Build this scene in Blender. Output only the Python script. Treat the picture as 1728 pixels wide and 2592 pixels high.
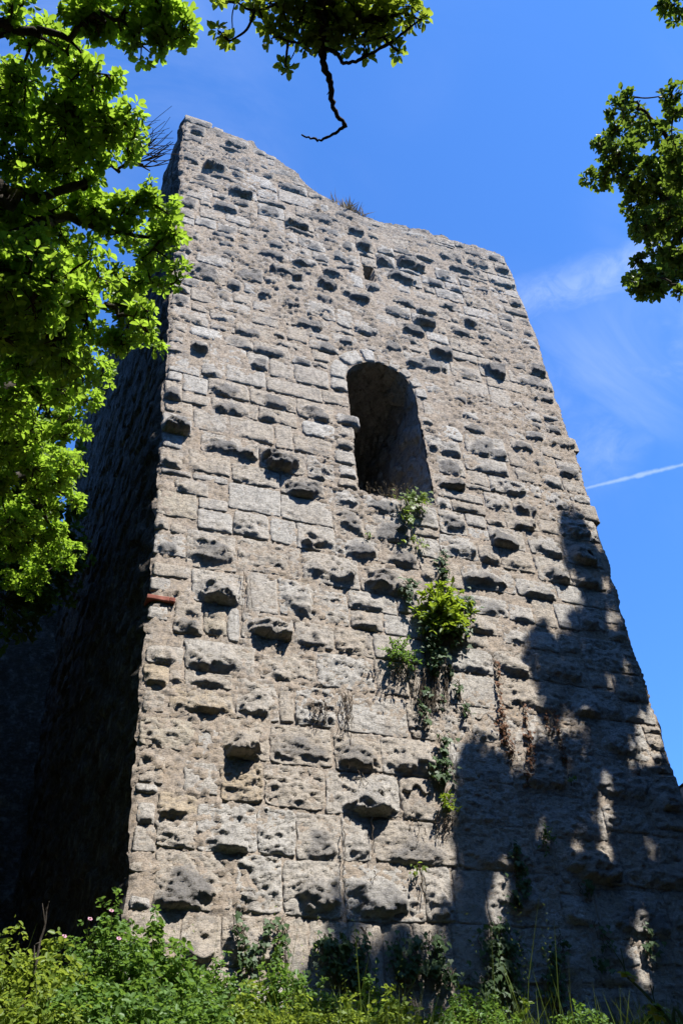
import bpy, math, random
import numpy as np
from mathutils import Matrix, Vector

S = bpy.context.scene
COL = S.collection
for o in list(bpy.data.objects):
    bpy.data.objects.remove(o, do_unlink=True)

# ------------------------------------------------------------------ camera
# eye at the origin; +Y runs into the tower's front wall (plane y = 9), +Z up
PITCH, ROLL, YAW = (math.radians(a) for a in (39.715, -5.428, 24.43))
FPX, PW, PH = 2324.66, 1728.0, 2592.0
fwd = np.array([math.sin(YAW) * math.cos(PITCH), math.cos(YAW) * math.cos(PITCH), math.sin(PITCH)])
rgt = np.array([math.cos(YAW), -math.sin(YAW), 0.0])
upv = np.cross(rgt, fwd)
cr, sr = math.cos(ROLL), math.sin(ROLL)
CX, CY = cr * rgt + sr * upv, -sr * rgt + cr * upv
cam = bpy.data.cameras.new('camera')
cam.sensor_width = 36.0
cam.lens = FPX / PH * 36.0
cam.clip_start, cam.clip_end = 0.05, 2000.0
cam_o = bpy.data.objects.new('camera', cam)
COL.objects.link(cam_o)
cam_o.matrix_world = Matrix([[CX[i], CY[i], -fwd[i], 0.0] for i in range(3)] + [[0, 0, 0, 1]])
S.camera = cam_o

# ------------------------------------------------------------------ light
SUN = np.array([0.265, -0.459, 0.848]); SUN /= np.linalg.norm(SUN)
SUN_EL = math.asin(SUN[2]); SUN_AZ = math.atan2(SUN[0], SUN[1])
sun = bpy.data.lights.new('sun', 'SUN')
sun.energy, sun.angle, sun.color = 5.0, math.radians(0.53), (1.0, 0.965, 0.91)
sun_o = bpy.data.objects.new('sun', sun)
COL.objects.link(sun_o)
sun_o.rotation_euler = Vector(SUN).to_track_quat('Z', 'Y').to_euler()
sun_o.location = (6, -10, 25)
S.view_settings.view_transform = 'Standard'
S.view_settings.look = 'None'
S.view_settings.exposure = 0.85
S.view_settings.gamma = 1.0
S.render.engine = 'CYCLES'
S.cycles.max_bounces = 6
S.cycles.diffuse_bounces = 1
S.cycles.glossy_bounces = 2
S.cycles.transmission_bounces = 4
S.cycles.transparent_max_bounces = 8

def ray(px, py):                      # direction through a point of the 1728 x 2592 view
    v = CX * ((px - PW / 2) / FPX) - CY * ((py - PH / 2) / FPX) + fwd
    return v / np.linalg.norm(v)
K = 1728 / 1568.0                     # the survey sketch was 1568 wide
def at(x, y, dist):                   # sketch point, at a distance from the eye
    return ray(x * K, y * K) * dist
def on_y(x, y, Y):                    # sketch point, on the plane y = Y
    r = ray(x * K, y * K); return r * (Y / r[1])

class NT:                             # small node-tree helper
    def __init__(s, tree):
        s.t = tree; s.t.nodes.clear()
    def n(s, kind, **kw):
        nd = s.t.nodes.new(kind)
        ins = kw.pop('ins', {})
        for k, v in kw.items(): setattr(nd, k, v)
        for k, v in ins.items(): s.set(nd.inputs[k], v)
        return nd
    def set(s, sock, v):
        if isinstance(v, bpy.types.NodeSocket): s.t.links.new(v, sock)
        elif isinstance(v, bpy.types.Node): s.t.links.new(v.outputs[0], sock)
        else:
            if hasattr(sock.default_value, '__len__') and len(sock.default_value) == 4 and len(v) == 3: v = (*v, 1.0)
            sock.default_value = v
    def math(s, op, a, b=0.5, c=0.5, clamp=False):
        nd = s.n('ShaderNodeMath', operation=op, use_clamp=clamp)
        s.set(nd.inputs[0], a); s.set(nd.inputs[1], b)
        if op in ('MULTIPLY_ADD', 'SMOOTH_MIN', 'SMOOTH_MAX'): s.set(nd.inputs[2], c)
        return nd.outputs[0]
    def vmath(s, op, a, b=(0, 0, 0)):
        nd = s.n('ShaderNodeVectorMath', operation=op)
        s.set(nd.inputs[0], a); s.set(nd.inputs[1], b)
        return nd.outputs['Value'] if op in ('DOT_PRODUCT', 'LENGTH') else nd.outputs[0]
    def mix(s, f, a, b, blend='MIX'):
        nd = s.n('ShaderNodeMix', data_type='RGBA', blend_type=blend, clamp_factor=True)
        s.set(nd.inputs[0], f); s.set(nd.inputs[6], a); s.set(nd.inputs[7], b)
        return nd.outputs[2]
    def ramp(s, f, lo, hi):           # smooth 0..1 between lo and hi
        nd = s.n('ShaderNodeMapRange', interpolation_type='SMOOTHSTEP')
        s.set(nd.inputs[0], f); nd.inputs[1].default_value = lo; nd.inputs[2].default_value = hi
        return nd.outputs[0]
    def noise(s, vec, scale, detail=4, rough=0.6, dist=0.0):
        nd = s.n('ShaderNodeTexNoise', ins={'Scale': scale, 'Detail': detail, 'Roughness': rough, 'Distortion': dist})
        if vec is not None: s.set(nd.inputs['Vector'], vec)
        return nd.outputs[0]
    def mapping(s, vec, scale=(1, 1, 1), loc=(0, 0, 0), rot=(0, 0, 0)):
        nd = s.n('ShaderNodeMapping'); s.set(nd.inputs['Vector'], vec)
        nd.inputs['Scale'].default_value = scale; nd.inputs['Location'].default_value = loc
        nd.inputs['Rotation'].default_value = rot
        return nd.outputs[0]

# ------------------------------------------------------------------ sky
W = bpy.data.worlds.new('World'); S.world = W; W.use_nodes = True
t = NT(W.node_tree)
sky = t.n('ShaderNodeTexSky', sky_type='NISHITA', sun_disc=False)
sky.sun_elevation, sky.sun_rotation = SUN_EL, SUN_AZ
sky.altitude, sky.air_density, sky.dust_density, sky.ozone_density = 600.0, 1.0, 0.35, 2.6
hs = t.n('ShaderNodeMix', data_type='RGBA', blend_type='MULTIPLY', ins={0: 1.0, 6: sky.outputs[0], 7: (0.64, 1.20, 1.88)})   # the camera's saturated blue
co = t.n('ShaderNodeTexCoord').outputs['Generated']
# thin cirrus: streaked noise in the direction of view, all round the sky
cm = t.mapping(co, scale=(1.3, 4.2, 2.2), loc=(0.35, 0.2, 0.1), rot=(0.3, 0.5, 0.9))
c1 = t.noise(cm, 2.1, 7, 0.62, 0.6)
c2 = t.noise(t.mapping(co, scale=(1, 1, 1), loc=(1.7, 0.4, 0.9)), 1.35, 3, 0.5)
cir = t.math('MULTIPLY', t.math('MULTIPLY', t.ramp(c1, 0.34, 0.80), t.ramp(c2, 0.475, 0.67)), 0.16)
# the veils of cirrus beside the tower: a slanting streak and a mottled patch under it
def blob(px, py, inner, outer):
    return t.ramp(t.vmath('DOT_PRODUCT', co, tuple(ray(px, py))), math.cos(math.radians(outer)), math.cos(math.radians(inner)))
rip = t.noise(t.mapping(co, scale=(1.0, 1.0, 1.4)), 26.0, 6, 0.68, 0.8)
soft = t.noise(co, 7.0, 4, 0.55, 0.4)
p1, p2 = ray(1330, 765), ray(1640, 640); n1_ = np.cross(p1, p2); n1_ /= np.linalg.norm(n1_)
stk = t.math('SUBTRACT', 1.0, t.ramp(t.math('ABSOLUTE', t.math('ADD', t.vmath('DOT_PRODUCT', co, tuple(n1_)), t.math('MULTIPLY', t.math('SUBTRACT', soft, 0.5), 0.05))), 0.0, 0.034))
veil = t.math('MULTIPLY', stk, blob(1490, 690, 2.0, 9.5))
veil = t.math('ADD', veil, t.math('MULTIPLY', t.math('MAXIMUM', blob(1600, 880, 0.5, 5.5), blob(1520, 1010, 0.5, 5.0)), t.ramp(soft, 0.36, 0.66)))
veil = t.math('ADD', veil, t.math('MULTIPLY', blob(1480, 1130, 0.3, 4.0), 0.35))
cir = t.math('MAXIMUM', cir, t.math('MULTIPLY', t.math('MULTIPLY', veil, t.ramp(rip, 0.05, 0.95)), 0.21))
# a vapour trail: a band along a great circle
a_, b_ = ray(1480, 1236), ray(1728, 1176)
nn = np.cross(a_, b_); nn /= np.linalg.norm(nn)
band = t.math('ABSOLUTE', t.vmath('DOT_PRODUCT', co, tuple(nn)))
wob = t.math('MULTIPLY', t.noise(co, 45.0, 3, 0.6), 0.006)
band = t.math('SUBTRACT', 1.0, t.ramp(t.math('ADD', band, wob), 0.0026, 0.0062))
mid = ray(1760, 1168)
along = t.ramp(t.vmath('DOT_PRODUCT', co, tuple(mid)), 0.955, 0.99)
band = t.math('MULTIPLY', t.math('MULTIPLY', band, along), 0.20)
cloud = t.math('MAXIMUM', cir, band)
colr = t.mix(cloud, hs.outputs[2], (9.0, 9.6, 10.6))
bg = t.n('ShaderNodeBackground', ins={'Color': colr, 'Strength': 0.1})
out = t.n('ShaderNodeOutputWorld'); t.t.links.new(bg.outputs[0], out.inputs[0])

# ------------------------------------------------------------------ noise in numpy
def _h(ix, iy, iz, seed):
    h = (ix.astype(np.int64) * 374761393 + iy.astype(np.int64) * 668265263 + iz.astype(np.int64) * 1274126177 + seed * 974634777) & 0xFFFFFFFF
    h = ((h ^ (h >> 13)) * 1274126177) & 0xFFFFFFFF
    h = ((h ^ (h >> 16)) * 2246822519) & 0xFFFFFFFF
    return ((h ^ (h >> 15)) & 0xFFFFFF) / float(0xFFFFFF)
def vnoise(x, y, seed=0):             # value noise, -1..1
    x, y = np.asarray(x, float), np.asarray(y, float)
    ix, iy = np.floor(x), np.floor(y); fx, fy = x - ix, y - iy
    fx = fx * fx * fx * (fx * (fx * 6 - 15) + 10); fy = fy * fy * fy * (fy * (fy * 6 - 15) + 10)
    z = np.zeros_like(ix)
    a, b = _h(ix, iy, z, seed), _h(ix + 1, iy, z, seed)
    c, d = _h(ix, iy + 1, z, seed), _h(ix + 1, iy + 1, z, seed)
    return 2 * ((a * (1 - fx) + b * fx) * (1 - fy) + (c * (1 - fx) + d * fx) * fy) - 1
def fbm(x, y, seed=0, oct=4, gain=0.5):
    v, a, s = 0, 1.0, 0
    for i in range(oct):
        c, d = math.cos(i * 1.3), math.sin(i * 1.3)
        v = v + a * vnoise((c * x - d * y) * 2 ** i, (d * x + c * y) * 2 ** i, seed + i * 17); s += a; a *= gain
    return v / s
def ridged(x, y, seed=0, oct=3):
    v, a, s = 0, 1.0, 0
    for i in range(oct):
        v = v + a * (1 - np.abs(vnoise(x * 2 ** i, y * 2 ** i, seed + i * 31)) * 2); s += a; a *= 0.5
    return v / s
def worley(x, y, seed=0):             # F1, F2, cell id
    x, y = np.asarray(x, float), np.asarray(y, float)
    ix, iy = np.floor(x), np.floor(y)
    f1 = np.full(x.shape, 9.0); f2 = np.full(x.shape, 9.0); cid = np.zeros(x.shape)
    z = np.zeros_like(ix)
    for dx in (-1, 0, 1):
        for dy in (-1, 0, 1):
            jx, jy = ix + dx, iy + dy
            px, py = jx + _h(jx, jy, z, seed), jy + _h(jx, jy, z + 1, seed)
            d = np.hypot(x - px, y - py); i = _h(jx, jy, z + 2, seed)
            m = d < f1
            f2 = np.where(m, f1, np.minimum(f2, d)); cid = np.where(m, i, cid); f1 = np.where(m, d, f1)
    return f1, f2, cid
def facets(x, y, seed=0):             # cells tilted every which way, their lower edges standing out: broken stone
    x, y = np.asarray(x, float), np.asarray(y, float)
    ix, iy = np.floor(x), np.floor(y); z = np.zeros_like(ix)
    f1 = np.full(x.shape, 9.0); h = np.zeros(x.shape)
    for dx in (-1, 0, 1):
        for dy in (-1, 0, 1):
            jx, jy = ix + dx, iy + dy
            px, py = jx + _h(jx, jy, z, seed), jy + _h(jx, jy, z + 1, seed)
            d = np.hypot(x - px, y - py); m = d < f1; f1 = np.where(m, d, f1)
            r1, r2 = _h(jx, jy, z + 3, seed), _h(jx, jy, z + 4, seed)
            h = np.where(m, (r1 - 0.5) * 0.55 - (y - py) * (0.15 + 0.75 * r2) + (x - px) * (r1 * 3.7 % 1 - 0.5) * 1.2, h)
    return h
def sstep(a, b, x):
    k = np.clip((x - a) / (b - a), 0, 1); return k * k * (3 - 2 * k)

# ------------------------------------------------------------------ mesh helpers
def mesh_np(name, verts, quads=None, tris=None, attrs=None, smooth=True):
    me = bpy.data.meshes.new(name)
    v = np.asarray(verts, np.float32).reshape(-1, 3)
    parts, starts, n = [], [], 0
    if quads is not None and len(quads):
        q = np.asarray(quads, np.int32).reshape(-1, 4); parts.append(q.ravel()); starts.append(np.arange(len(q)) * 4); n += q.size
    if tris is not None and len(tris):
        q = np.asarray(tris, np.int32).reshape(-1, 3); parts.append(q.ravel()); starts.append(n + np.arange(len(q)) * 3)
    loops = np.concatenate(parts).astype(np.int32); st = np.concatenate(starts).astype(np.int32)
    me.vertices.add(len(v)); me.vertices.foreach_set('co', v.ravel())
    me.loops.add(len(loops)); me.loops.foreach_set('vertex_index', loops)
    me.polygons.add(len(st)); me.polygons.foreach_set('loop_start', st)
    if smooth: me.polygons.foreach_set('use_smooth', np.ones(len(st), bool))
    for k, a in (attrs or {}).items():
        at_ = me.attributes.new(k, 'FLOAT', 'POINT'); at_.data.foreach_set('value', np.asarray(a, np.float32).ravel())
    me.update(calc_edges=True)
    return me
def obj(name, me, mat=None, parent=None, loc=None):
    o = bpy.data.objects.new(name, me); COL.objects.link(o)
    if mat is not None and me is not None and not me.materials: me.materials.append(mat)
    if parent is not None: o.parent = parent
    if loc is not None: o.location = loc
    if name in ('stems', 'twigs', 'leaves'): o['kind'] = 'stuff'
    return o
def tag(o, label=None, cat=None, group=None, kind=None):
    for k, v in (('label', label), ('category', cat), ('group', group), ('kind', kind)):
        if v: o[k] = v
    return o
def empty(name, loc, label, cat, group=None):
    o = bpy.data.objects.new(name, None); COL.objects.link(o); o.empty_display_size = 0.2
    o.location = loc
    return tag(o, label, cat, group)
def grid_quads(nu, nv, off=0, flip=False):
    i = np.arange((nu - 1) * (nv - 1)); a = i // (nv - 1) * nv + i % (nv - 1) + off
    q = np.stack([a, a + nv, a + nv + 1, a + 1], 1)
    return q[:, ::-1] if flip else q
class Geo:                            # gathers verts/faces of one mesh
    def __init__(s): s.v, s.q, s.t, s.a, s.n = [], [], [], [], 0
    def add(s, v, q=None, t=None, a=None):
        v = np.asarray(v, float).reshape(-1, 3); s.v.append(v)
        if q is not None and len(q): s.q.append(np.asarray(q) + s.n)
        if t is not None and len(t): s.t.append(np.asarray(t) + s.n)
        s.a.append(np.zeros(len(v)) if a is None else np.broadcast_to(a, (len(v),)).copy())
        s.n += len(v)
    def mesh(s, name, smooth=True, origin=(0, 0, 0)):
        return mesh_np(name, np.concatenate(s.v) - np.asarray(origin), np.concatenate(s.q) if s.q else None,
                       np.concatenate(s.t) if s.t else None, {'rnd': np.concatenate(s.a)}, smooth)
    def tube(s, path, radii, sides=6, rnd=0.5, bump=0.0, seed=0):
        p = np.asarray(path, float); n = len(p); r = np.broadcast_to(np.asarray(radii, float), (n,))
        tg = np.gradient(p, axis=0); tg /= np.linalg.norm(tg, axis=1)[:, None] + 1e-9
        ref = np.array([0.31, 0.17, 0.93]) if abs(tg[:, 2]).mean() < 0.9 else np.array([1.0, 0.1, 0])
        a = np.cross(tg, ref); a /= np.linalg.norm(a, axis=1)[:, None] + 1e-9
        b = np.cross(tg, a); an = np.arange(sides) * 2 * np.pi / sides
        rr = r[:, None] * np.ones(sides)
        if bump: rr = rr * (1 + bump * vnoise(np.arange(n)[:, None] * 0.9 + np.zeros(sides), an[None] * 1.7 + np.zeros((n, 1)), seed))
        v = p[:, None] + rr[..., None] * (np.cos(an)[None, :, None] * a[:, None] + np.sin(an)[None, :, None] * b[:, None])
        i, j = np.meshgrid(np.arange(n - 1), np.arange(sides), indexing='ij'); j2 = (j + 1) % sides
        q = np.stack([i * sides + j, i * sides + j2, (i + 1) * sides + j2, (i + 1) * sides + j], -1).reshape(-1, 4)
        s.add(v.reshape(-1, 3), q, a=rnd)
def curve_pts(pts, n=8, wob=0.0, rng=None):   # Catmull-Rom through pts
    p = np.asarray(pts, float); p = np.vstack([2 * p[0] - p[1], p, 2 * p[-1] - p[-2]]); out_ = []
    for i in range(1, len(p) - 2):
        u = np.linspace(0, 1, n, endpoint=False)[:, None]
        out_.append(0.5 * (2 * p[i] + (p[i + 1] - p[i - 1]) * u + (2 * p[i - 1] - 5 * p[i] + 4 * p[i + 1] - p[i + 2]) * u ** 2
                           + (3 * p[i] - p[i - 1] - 3 * p[i + 1] + p[i + 2]) * u ** 3))
    o_ = np.vstack(out_ + [p[-2][None]])
    if wob: o_[1:-1] += rng.normal(0, wob, (len(o_) - 2, 3))
    return o_

# ------------------------------------------------------------------ materials
def new_mat(name):
    m = bpy.data.materials.new(name); m.use_nodes = True; return m, NT(m.node_tree)
def finish(t, shader):
    o = t.n('ShaderNodeOutputMaterial'); t.t.links.new(shader, o.inputs[0])

def masonry_mat(name, light, warm, mortar=False):
    m, t = new_mat(name)
    g = t.n('ShaderNodeNewGeometry').outputs['Position']
    oi = t.n('ShaderNodeObjectInfo').outputs['Random']
    tone = t.n('ShaderNodeAttribute', attribute_name='tone').outputs['Fac']
    prt = t.n('ShaderNodeAttribute', attribute_name='rnd').outputs['Fac']
    big = t.noise(g, 0.9, 4, 0.55)
    mid = t.noise(g, 5.5, 6, 0.68)
    fine = t.noise(g, 34.0, 6, 0.72)
    speck = t.noise(g, 130.0, 3, 0.6)
    strat = t.noise(t.mapping(g, scale=(3.0, 3.0, 24.0)), 1.0, 5, 0.65)
    rn = t.math('FRACT', t.math('ADD', oi, prt))
    c = t.mix(t.ramp(rn, 0.15, 0.9), light, warm)
    c = t.mix(t.math('MULTIPLY', t.ramp(big, 0.42, 0.68), 0.55), c, warm)
    # bleached lime-white faces and ochre iron stains
    c = t.mix(t.math('MULTIPLY', t.ramp(mid, 0.52, 0.72), 0.45), c, (0.46, 0.44, 0.405))
    och = t.math('MULTIPLY', t.ramp(t.noise(g, 2.3, 6, 0.75), 0.54, 0.74), 0.5)
    c = t.mix(och, c, (0.35, 0.255, 0.165))
    mot = t.noise(t.mapping(g, scale=(1, 1, 1.6)), 12.0, 6, 0.75)
    c = t.mix(t.math('MULTIPLY', t.ramp(mot, 0.49, 0.63), 0.66), c, (0.135, 0.124, 0.112))
    mo2 = t.noise(g, 3.4, 6, 0.8)
    c = t.mix(t.math('MULTIPLY', t.ramp(mo2, 0.50, 0.66), 0.5), c, (0.19, 0.178, 0.165))
    c = t.mix(t.math('MULTIPLY', t.ramp(strat, 0.54, 0.74), 0.25), c, (0.26, 0.22, 0.18))
    # grey weathering crust, heaviest on the stones that stand proud, patchy
    w = t.math('ADD', t.math('MULTIPLY', tone, 0.80), t.math('MULTIPLY', mid, 0.75))
    w = t.math('ADD', w, t.math('MULTIPLY', t.math('SUBTRACT', fine, 0.5), 0.55))
    crust = t.math('MULTIPLY', t.ramp(w, 0.46, 1.05), 0.85)
    ck = t.mix(fine, (0.075, 0.072, 0.070), (0.20, 0.19, 0.18))
    c = t.mix(crust, c, ck)
    # lichen flecks, dark pores
    c = t.mix(t.math('MULTIPLY', t.ramp(speck, 0.60, 0.72), 0.35), c, (0.62, 0.61, 0.57))
    c = t.mix(t.math('MULTIPLY', t.ramp(fine, 0.46, 0.30), 0.0), c, (0.1, 0.09, 0.08))
    sat = t.n('ShaderNodeHueSaturation', ins={'Value': t.math('ADD', 0.80, t.math('MULTIPLY', fine, 0.42)), 'Color': c}).outputs[0]
    h = t.math('ADD', t.math('MULTIPLY', fine, 0.55), t.math('MULTIPLY', strat, 0.45))
    h = t.math('ADD', h, t.math('MULTIPLY', mid, 0.8))
    h = t.math('ADD', h, t.math('MULTIPLY', speck, 0.12))
    wv = t.vmath('ADD', g, t.vmath('SCALE', t.n('ShaderNodeTexNoise', ins={'Scale': 14.0, 'Detail': 3.0, 'Vector': g}).outputs[1], (0, 0, 0)))
    wv.node.inputs[1].links[0].from_node.inputs['Scale'].default_value = 0.05
    for sc, wt in ((13.0, 0.75), (30.0, 0.38)):                          # chipped facets, lower edges proud
        sv = t.mapping(wv, scale=(sc, sc, sc * 1.9))
        vo = t.n('ShaderNodeTexVoronoi', ins={'Scale': 1.0, 'Vector': sv})
        tilt = t.vmath('DOT_PRODUCT', t.vmath('SUBTRACT', sv, vo.outputs['Position']), (0.35, 0.0, -0.8))
        rc = t.n('ShaderNodeSeparateColor', ins={0: vo.outputs['Color']}).outputs[0]
        h = t.math('ADD', h, t.math('MULTIPLY', t.math('ADD', tilt, rc), wt))
    bp = t.n('ShaderNodeBump', ins={'Strength': 1.0, 'Distance': 0.042, 'Height': h})
    b = t.n('ShaderNodeBsdfPrincipled', ins={'Base Color': sat, 'Roughness': 0.92, 'Specular IOR Level': 0.15, 'Normal': bp.outputs[0]})
    finish(t, b.outputs[0]); return m
M_STONE = masonry_mat('limestone', (0.395, 0.372, 0.335), (0.36, 0.31, 0.25))
M_WHITE = masonry_mat('pale_limestone', (0.46, 0.445, 0.415), (0.42, 0.39, 0.34))
M_MORTAR = masonry_mat('mortar', (0.355, 0.318, 0.27), (0.335, 0.275, 0.215))
M_OCHRE = masonry_mat('ochre_limestone', (0.375, 0.335, 0.27), (0.365, 0.295, 0.21))
M_REVEAL = masonry_mat('reveal_masonry', (0.37, 0.35, 0.32), (0.32, 0.275, 0.225))  # a little darker than the limestone of the front
M_REAR = masonry_mat('shade_darkened_rubble', (0.055, 0.046, 0.033), (0.046, 0.035, 0.023))  # near-black base colour: the deep shade on these walls is painted into it
def simple_mat(name, c1, c2, scale=12.0, rough=0.85, bump=0.4, dist=0.01, stretch=(1, 1, 1)):
    m, t = new_mat(name)
    g = t.mapping(t.n('ShaderNodeNewGeometry').outputs['Position'], scale=stretch)
    n = t.noise(g, scale, 6, 0.65); n2 = t.noise(g, scale * 5, 4, 0.6)
    rn = t.n('ShaderNodeAttribute', attribute_name='rnd').outputs['Fac']
    c = t.mix(t.ramp(t.math('ADD', n, t.math('MULTIPLY', t.math('SUBTRACT', rn, 0.5), 0.25)), 0.32, 0.68), c1, c2)
    bp = t.n('ShaderNodeBump', ins={'Strength': bump, 'Distance': dist, 'Height': t.math('ADD', n, t.math('MULTIPLY', n2, 0.5))})
    b = t.n('ShaderNodeBsdfPrincipled', ins={'Base Color': c, 'Roughness': rough, 'Specular IOR Level': 0.2, 'Normal': bp.outputs[0]})
    finish(t, b.outputs[0]); return m
M_BRICK = simple_mat('red_brick', (0.23, 0.075, 0.05), (0.31, 0.12, 0.085), 9, 0.9, 0.6, 0.01)
M_BARK = simple_mat('bark', (0.030, 0.024, 0.018), (0.085, 0.072, 0.058), 14, 0.95, 1.0, 0.02, (1, 1, 0.35))
M_TWIG = simple_mat('twig', (0.035, 0.026, 0.018), (0.075, 0.058, 0.04), 20, 0.9)
M_ROOT = simple_mat('dry_root', (0.075, 0.055, 0.038), (0.17, 0.135, 0.10), 25, 0.95)
M_STEM = simple_mat('green_stem', (0.07, 0.10, 0.03), (0.12, 0.15, 0.05), 20, 0.7)
M_SOIL = simple_mat('soil', (0.045, 0.032, 0.02), (0.10, 0.075, 0.045), 2.5, 0.97, 1.0, 0.06)
def leaf_mat(name, dark, light, trans, tmix=0.42, rough=0.42):
    m, t = new_mat(name)
    rn = t.n('ShaderNodeAttribute', attribute_name='rnd').outputs['Fac']
    g = t.n('ShaderNodeNewGeometry').outputs['Position']
    n = t.noise(g, 1.6, 3, 0.6)
    f = t.math('ADD', t.math('MULTIPLY', rn, 0.75), t.math('MULTIPLY', n, 0.35))
    c = t.mix(f, dark, light)
    p = t.n('ShaderNodeBsdfPrincipled', ins={'Base Color': c, 'Roughness': rough, 'Specular IOR Level': 0.22})
    tr = t.n('ShaderNodeBsdfTranslucent', ins={'Color': t.mix(f, tuple(v * 0.6 for v in trans), trans)})
    mx = t.n('ShaderNodeMixShader', ins={0: tmix, 1: p.outputs[0], 2: tr.outputs[0]})
    finish(t, mx.outputs[0]); return m
M_LEAF = leaf_mat('tree_leaf', (0.06, 0.12, 0.016), (0.165, 0.28, 0.035), (0.45, 0.68, 0.055), 0.54)
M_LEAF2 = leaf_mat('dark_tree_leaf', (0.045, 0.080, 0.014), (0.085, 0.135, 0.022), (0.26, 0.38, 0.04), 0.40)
M_LEAF3 = leaf_mat('young_leaf', (0.065, 0.11, 0.015), (0.13, 0.20, 0.03), (0.44, 0.56, 0.05), 0.48)
M_WOOD = simple_mat('dark_foliage', (0.018, 0.034, 0.012), (0.04, 0.06, 0.02), 2, 0.8, 0.0)
M_IVY = leaf_mat('ivy_leaf', (0.03, 0.062, 0.022), (0.095, 0.15, 0.06), (0.12, 0.22, 0.03), 0.25, 0.5)
M_FRESH = leaf_mat('fresh_green', (0.085, 0.14, 0.018), (0.14, 0.21, 0.025), (0.42, 0.56, 0.04), 0.45)
M_BUSH = leaf_mat('bush_leaf', (0.055, 0.115, 0.026), (0.14, 0.24, 0.06), (0.30, 0.50, 0.07), 0.36)
M_WEED = leaf_mat('yellow_green_weed', (0.09, 0.15, 0.025), (0.20, 0.27, 0.05), (0.46, 0.58, 0.07), 0.42)
M_DEAD = leaf_mat('withered_leaf', (0.12, 0.055, 0.028), (0.24, 0.115, 0.055), (0.25, 0.10, 0.04), 0.25, 0.7)
M_HAY = leaf_mat('dry_grass', (0.16, 0.125, 0.08), (0.27, 0.22, 0.15), (0.25, 0.2, 0.12), 0.3, 0.7)
M_GRASS = leaf_mat('grass_blade', (0.055, 0.095, 0.018), (0.12, 0.17, 0.035), (0.30, 0.40, 0.05), 0.35)
M_PINK = leaf_mat('pink_petal', (0.62, 0.30, 0.42), (0.72, 0.42, 0.55), (0.6, 0.3, 0.4), 0.3, 0.6)
M_YEL = leaf_mat('yellow_stamen', (0.55, 0.38, 0.05), (0.6, 0.45, 0.08), (0.5, 0.4, 0.05), 0.2, 0.7)

# ================================================================== THE TOWER
Y0 = 9.0                              # plane of the front wall
ZB = 0.7                              # foot of the wall, under the plants
TOP = np.array([(1.40, 17.85), (1.53, 17.86), (1.81, 17.90), (2.26, 17.77), (2.60, 17.80), (2.93, 17.81), (2.98, 17.56), (3.18, 17.42), (3.4, 17.35),
                (3.60, 17.16), (3.77, 17.10), (3.95, 16.80), (4.12, 16.57), (4.36, 16.47), (4.61, 16.35), (5.18, 16.14), (5.60, 16.16), (5.83, 16.15),
                (5.88, 16.23), (6.69, 16.31), (7.25, 16.38), (7.33, 16.33), (8.0, 16.38), (8.30, 16.40), (8.42, 16.28), (8.7, 16.2)])
def top_z(u):
    return np.interp(u, TOP[:, 0], TOP[:, 1]) + 0.05 * fbm(np.asarray(u) * 4.1, np.zeros_like(u) + 3.3, 5, 3) + 0.035 * np.round(1.6 * vnoise(np.asarray(u) * 5.3, np.zeros_like(u), 9))
def left_x(z):
    return 1.50 + 0.030 * fbm(np.asarray(z) * 2.2, np.zeros_like(z), 21, 5, 0.65) + 0.030 * np.round(1.5 * vnoise(np.asarray(z) * 4.4, np.zeros_like(z) + 5, 22)) / 1.5 + 0.012 * vnoise(np.asarray(z) * 11, np.zeros_like(z) + 5, 23)
def right_x(z):
    b = np.interp(z, [0, 4.8, 6.3, 7.4, 7.5, 10.7, 14.3, 16.0, 16.5], [8.60, 8.50, 8.50, 8.46, 8.53, 8.56, 8.53, 8.42, 8.36])
    return b + 0.035 * fbm(np.asarray(z) * 1.7, np.zeros_like(z), 31, 4) + 0.04 * np.abs(np.sin(np.asarray(z) * 3.1 + 1.5 * vnoise(np.asarray(z) * 0.8, np.zeros_like(z), 3)))
ARC_X, ARC_Z, ARC_R, SILL = 5.01, 11.06, 0.615, 8.71
def arch_sd(u, z):                    # > 0 inside the opening
    r = ARC_R + 0.02 * fbm(u * 5, z * 5, 41, 3)
    d_arc = r - np.hypot(u - ARC_X, z - ARC_Z)
    d_rect = np.minimum(r - np.abs(u - ARC_X), np.minimum(z - SILL - 0.05 * vnoise(u * 6, z * 0, 8), ARC_Z - z + 1e-4))
    return np.maximum(d_arc * (z >= ARC_Z) - 9 * (z < ARC_Z), d_rect)
HOLE = (5.00, 5.20, 14.00, 14.42)

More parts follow.
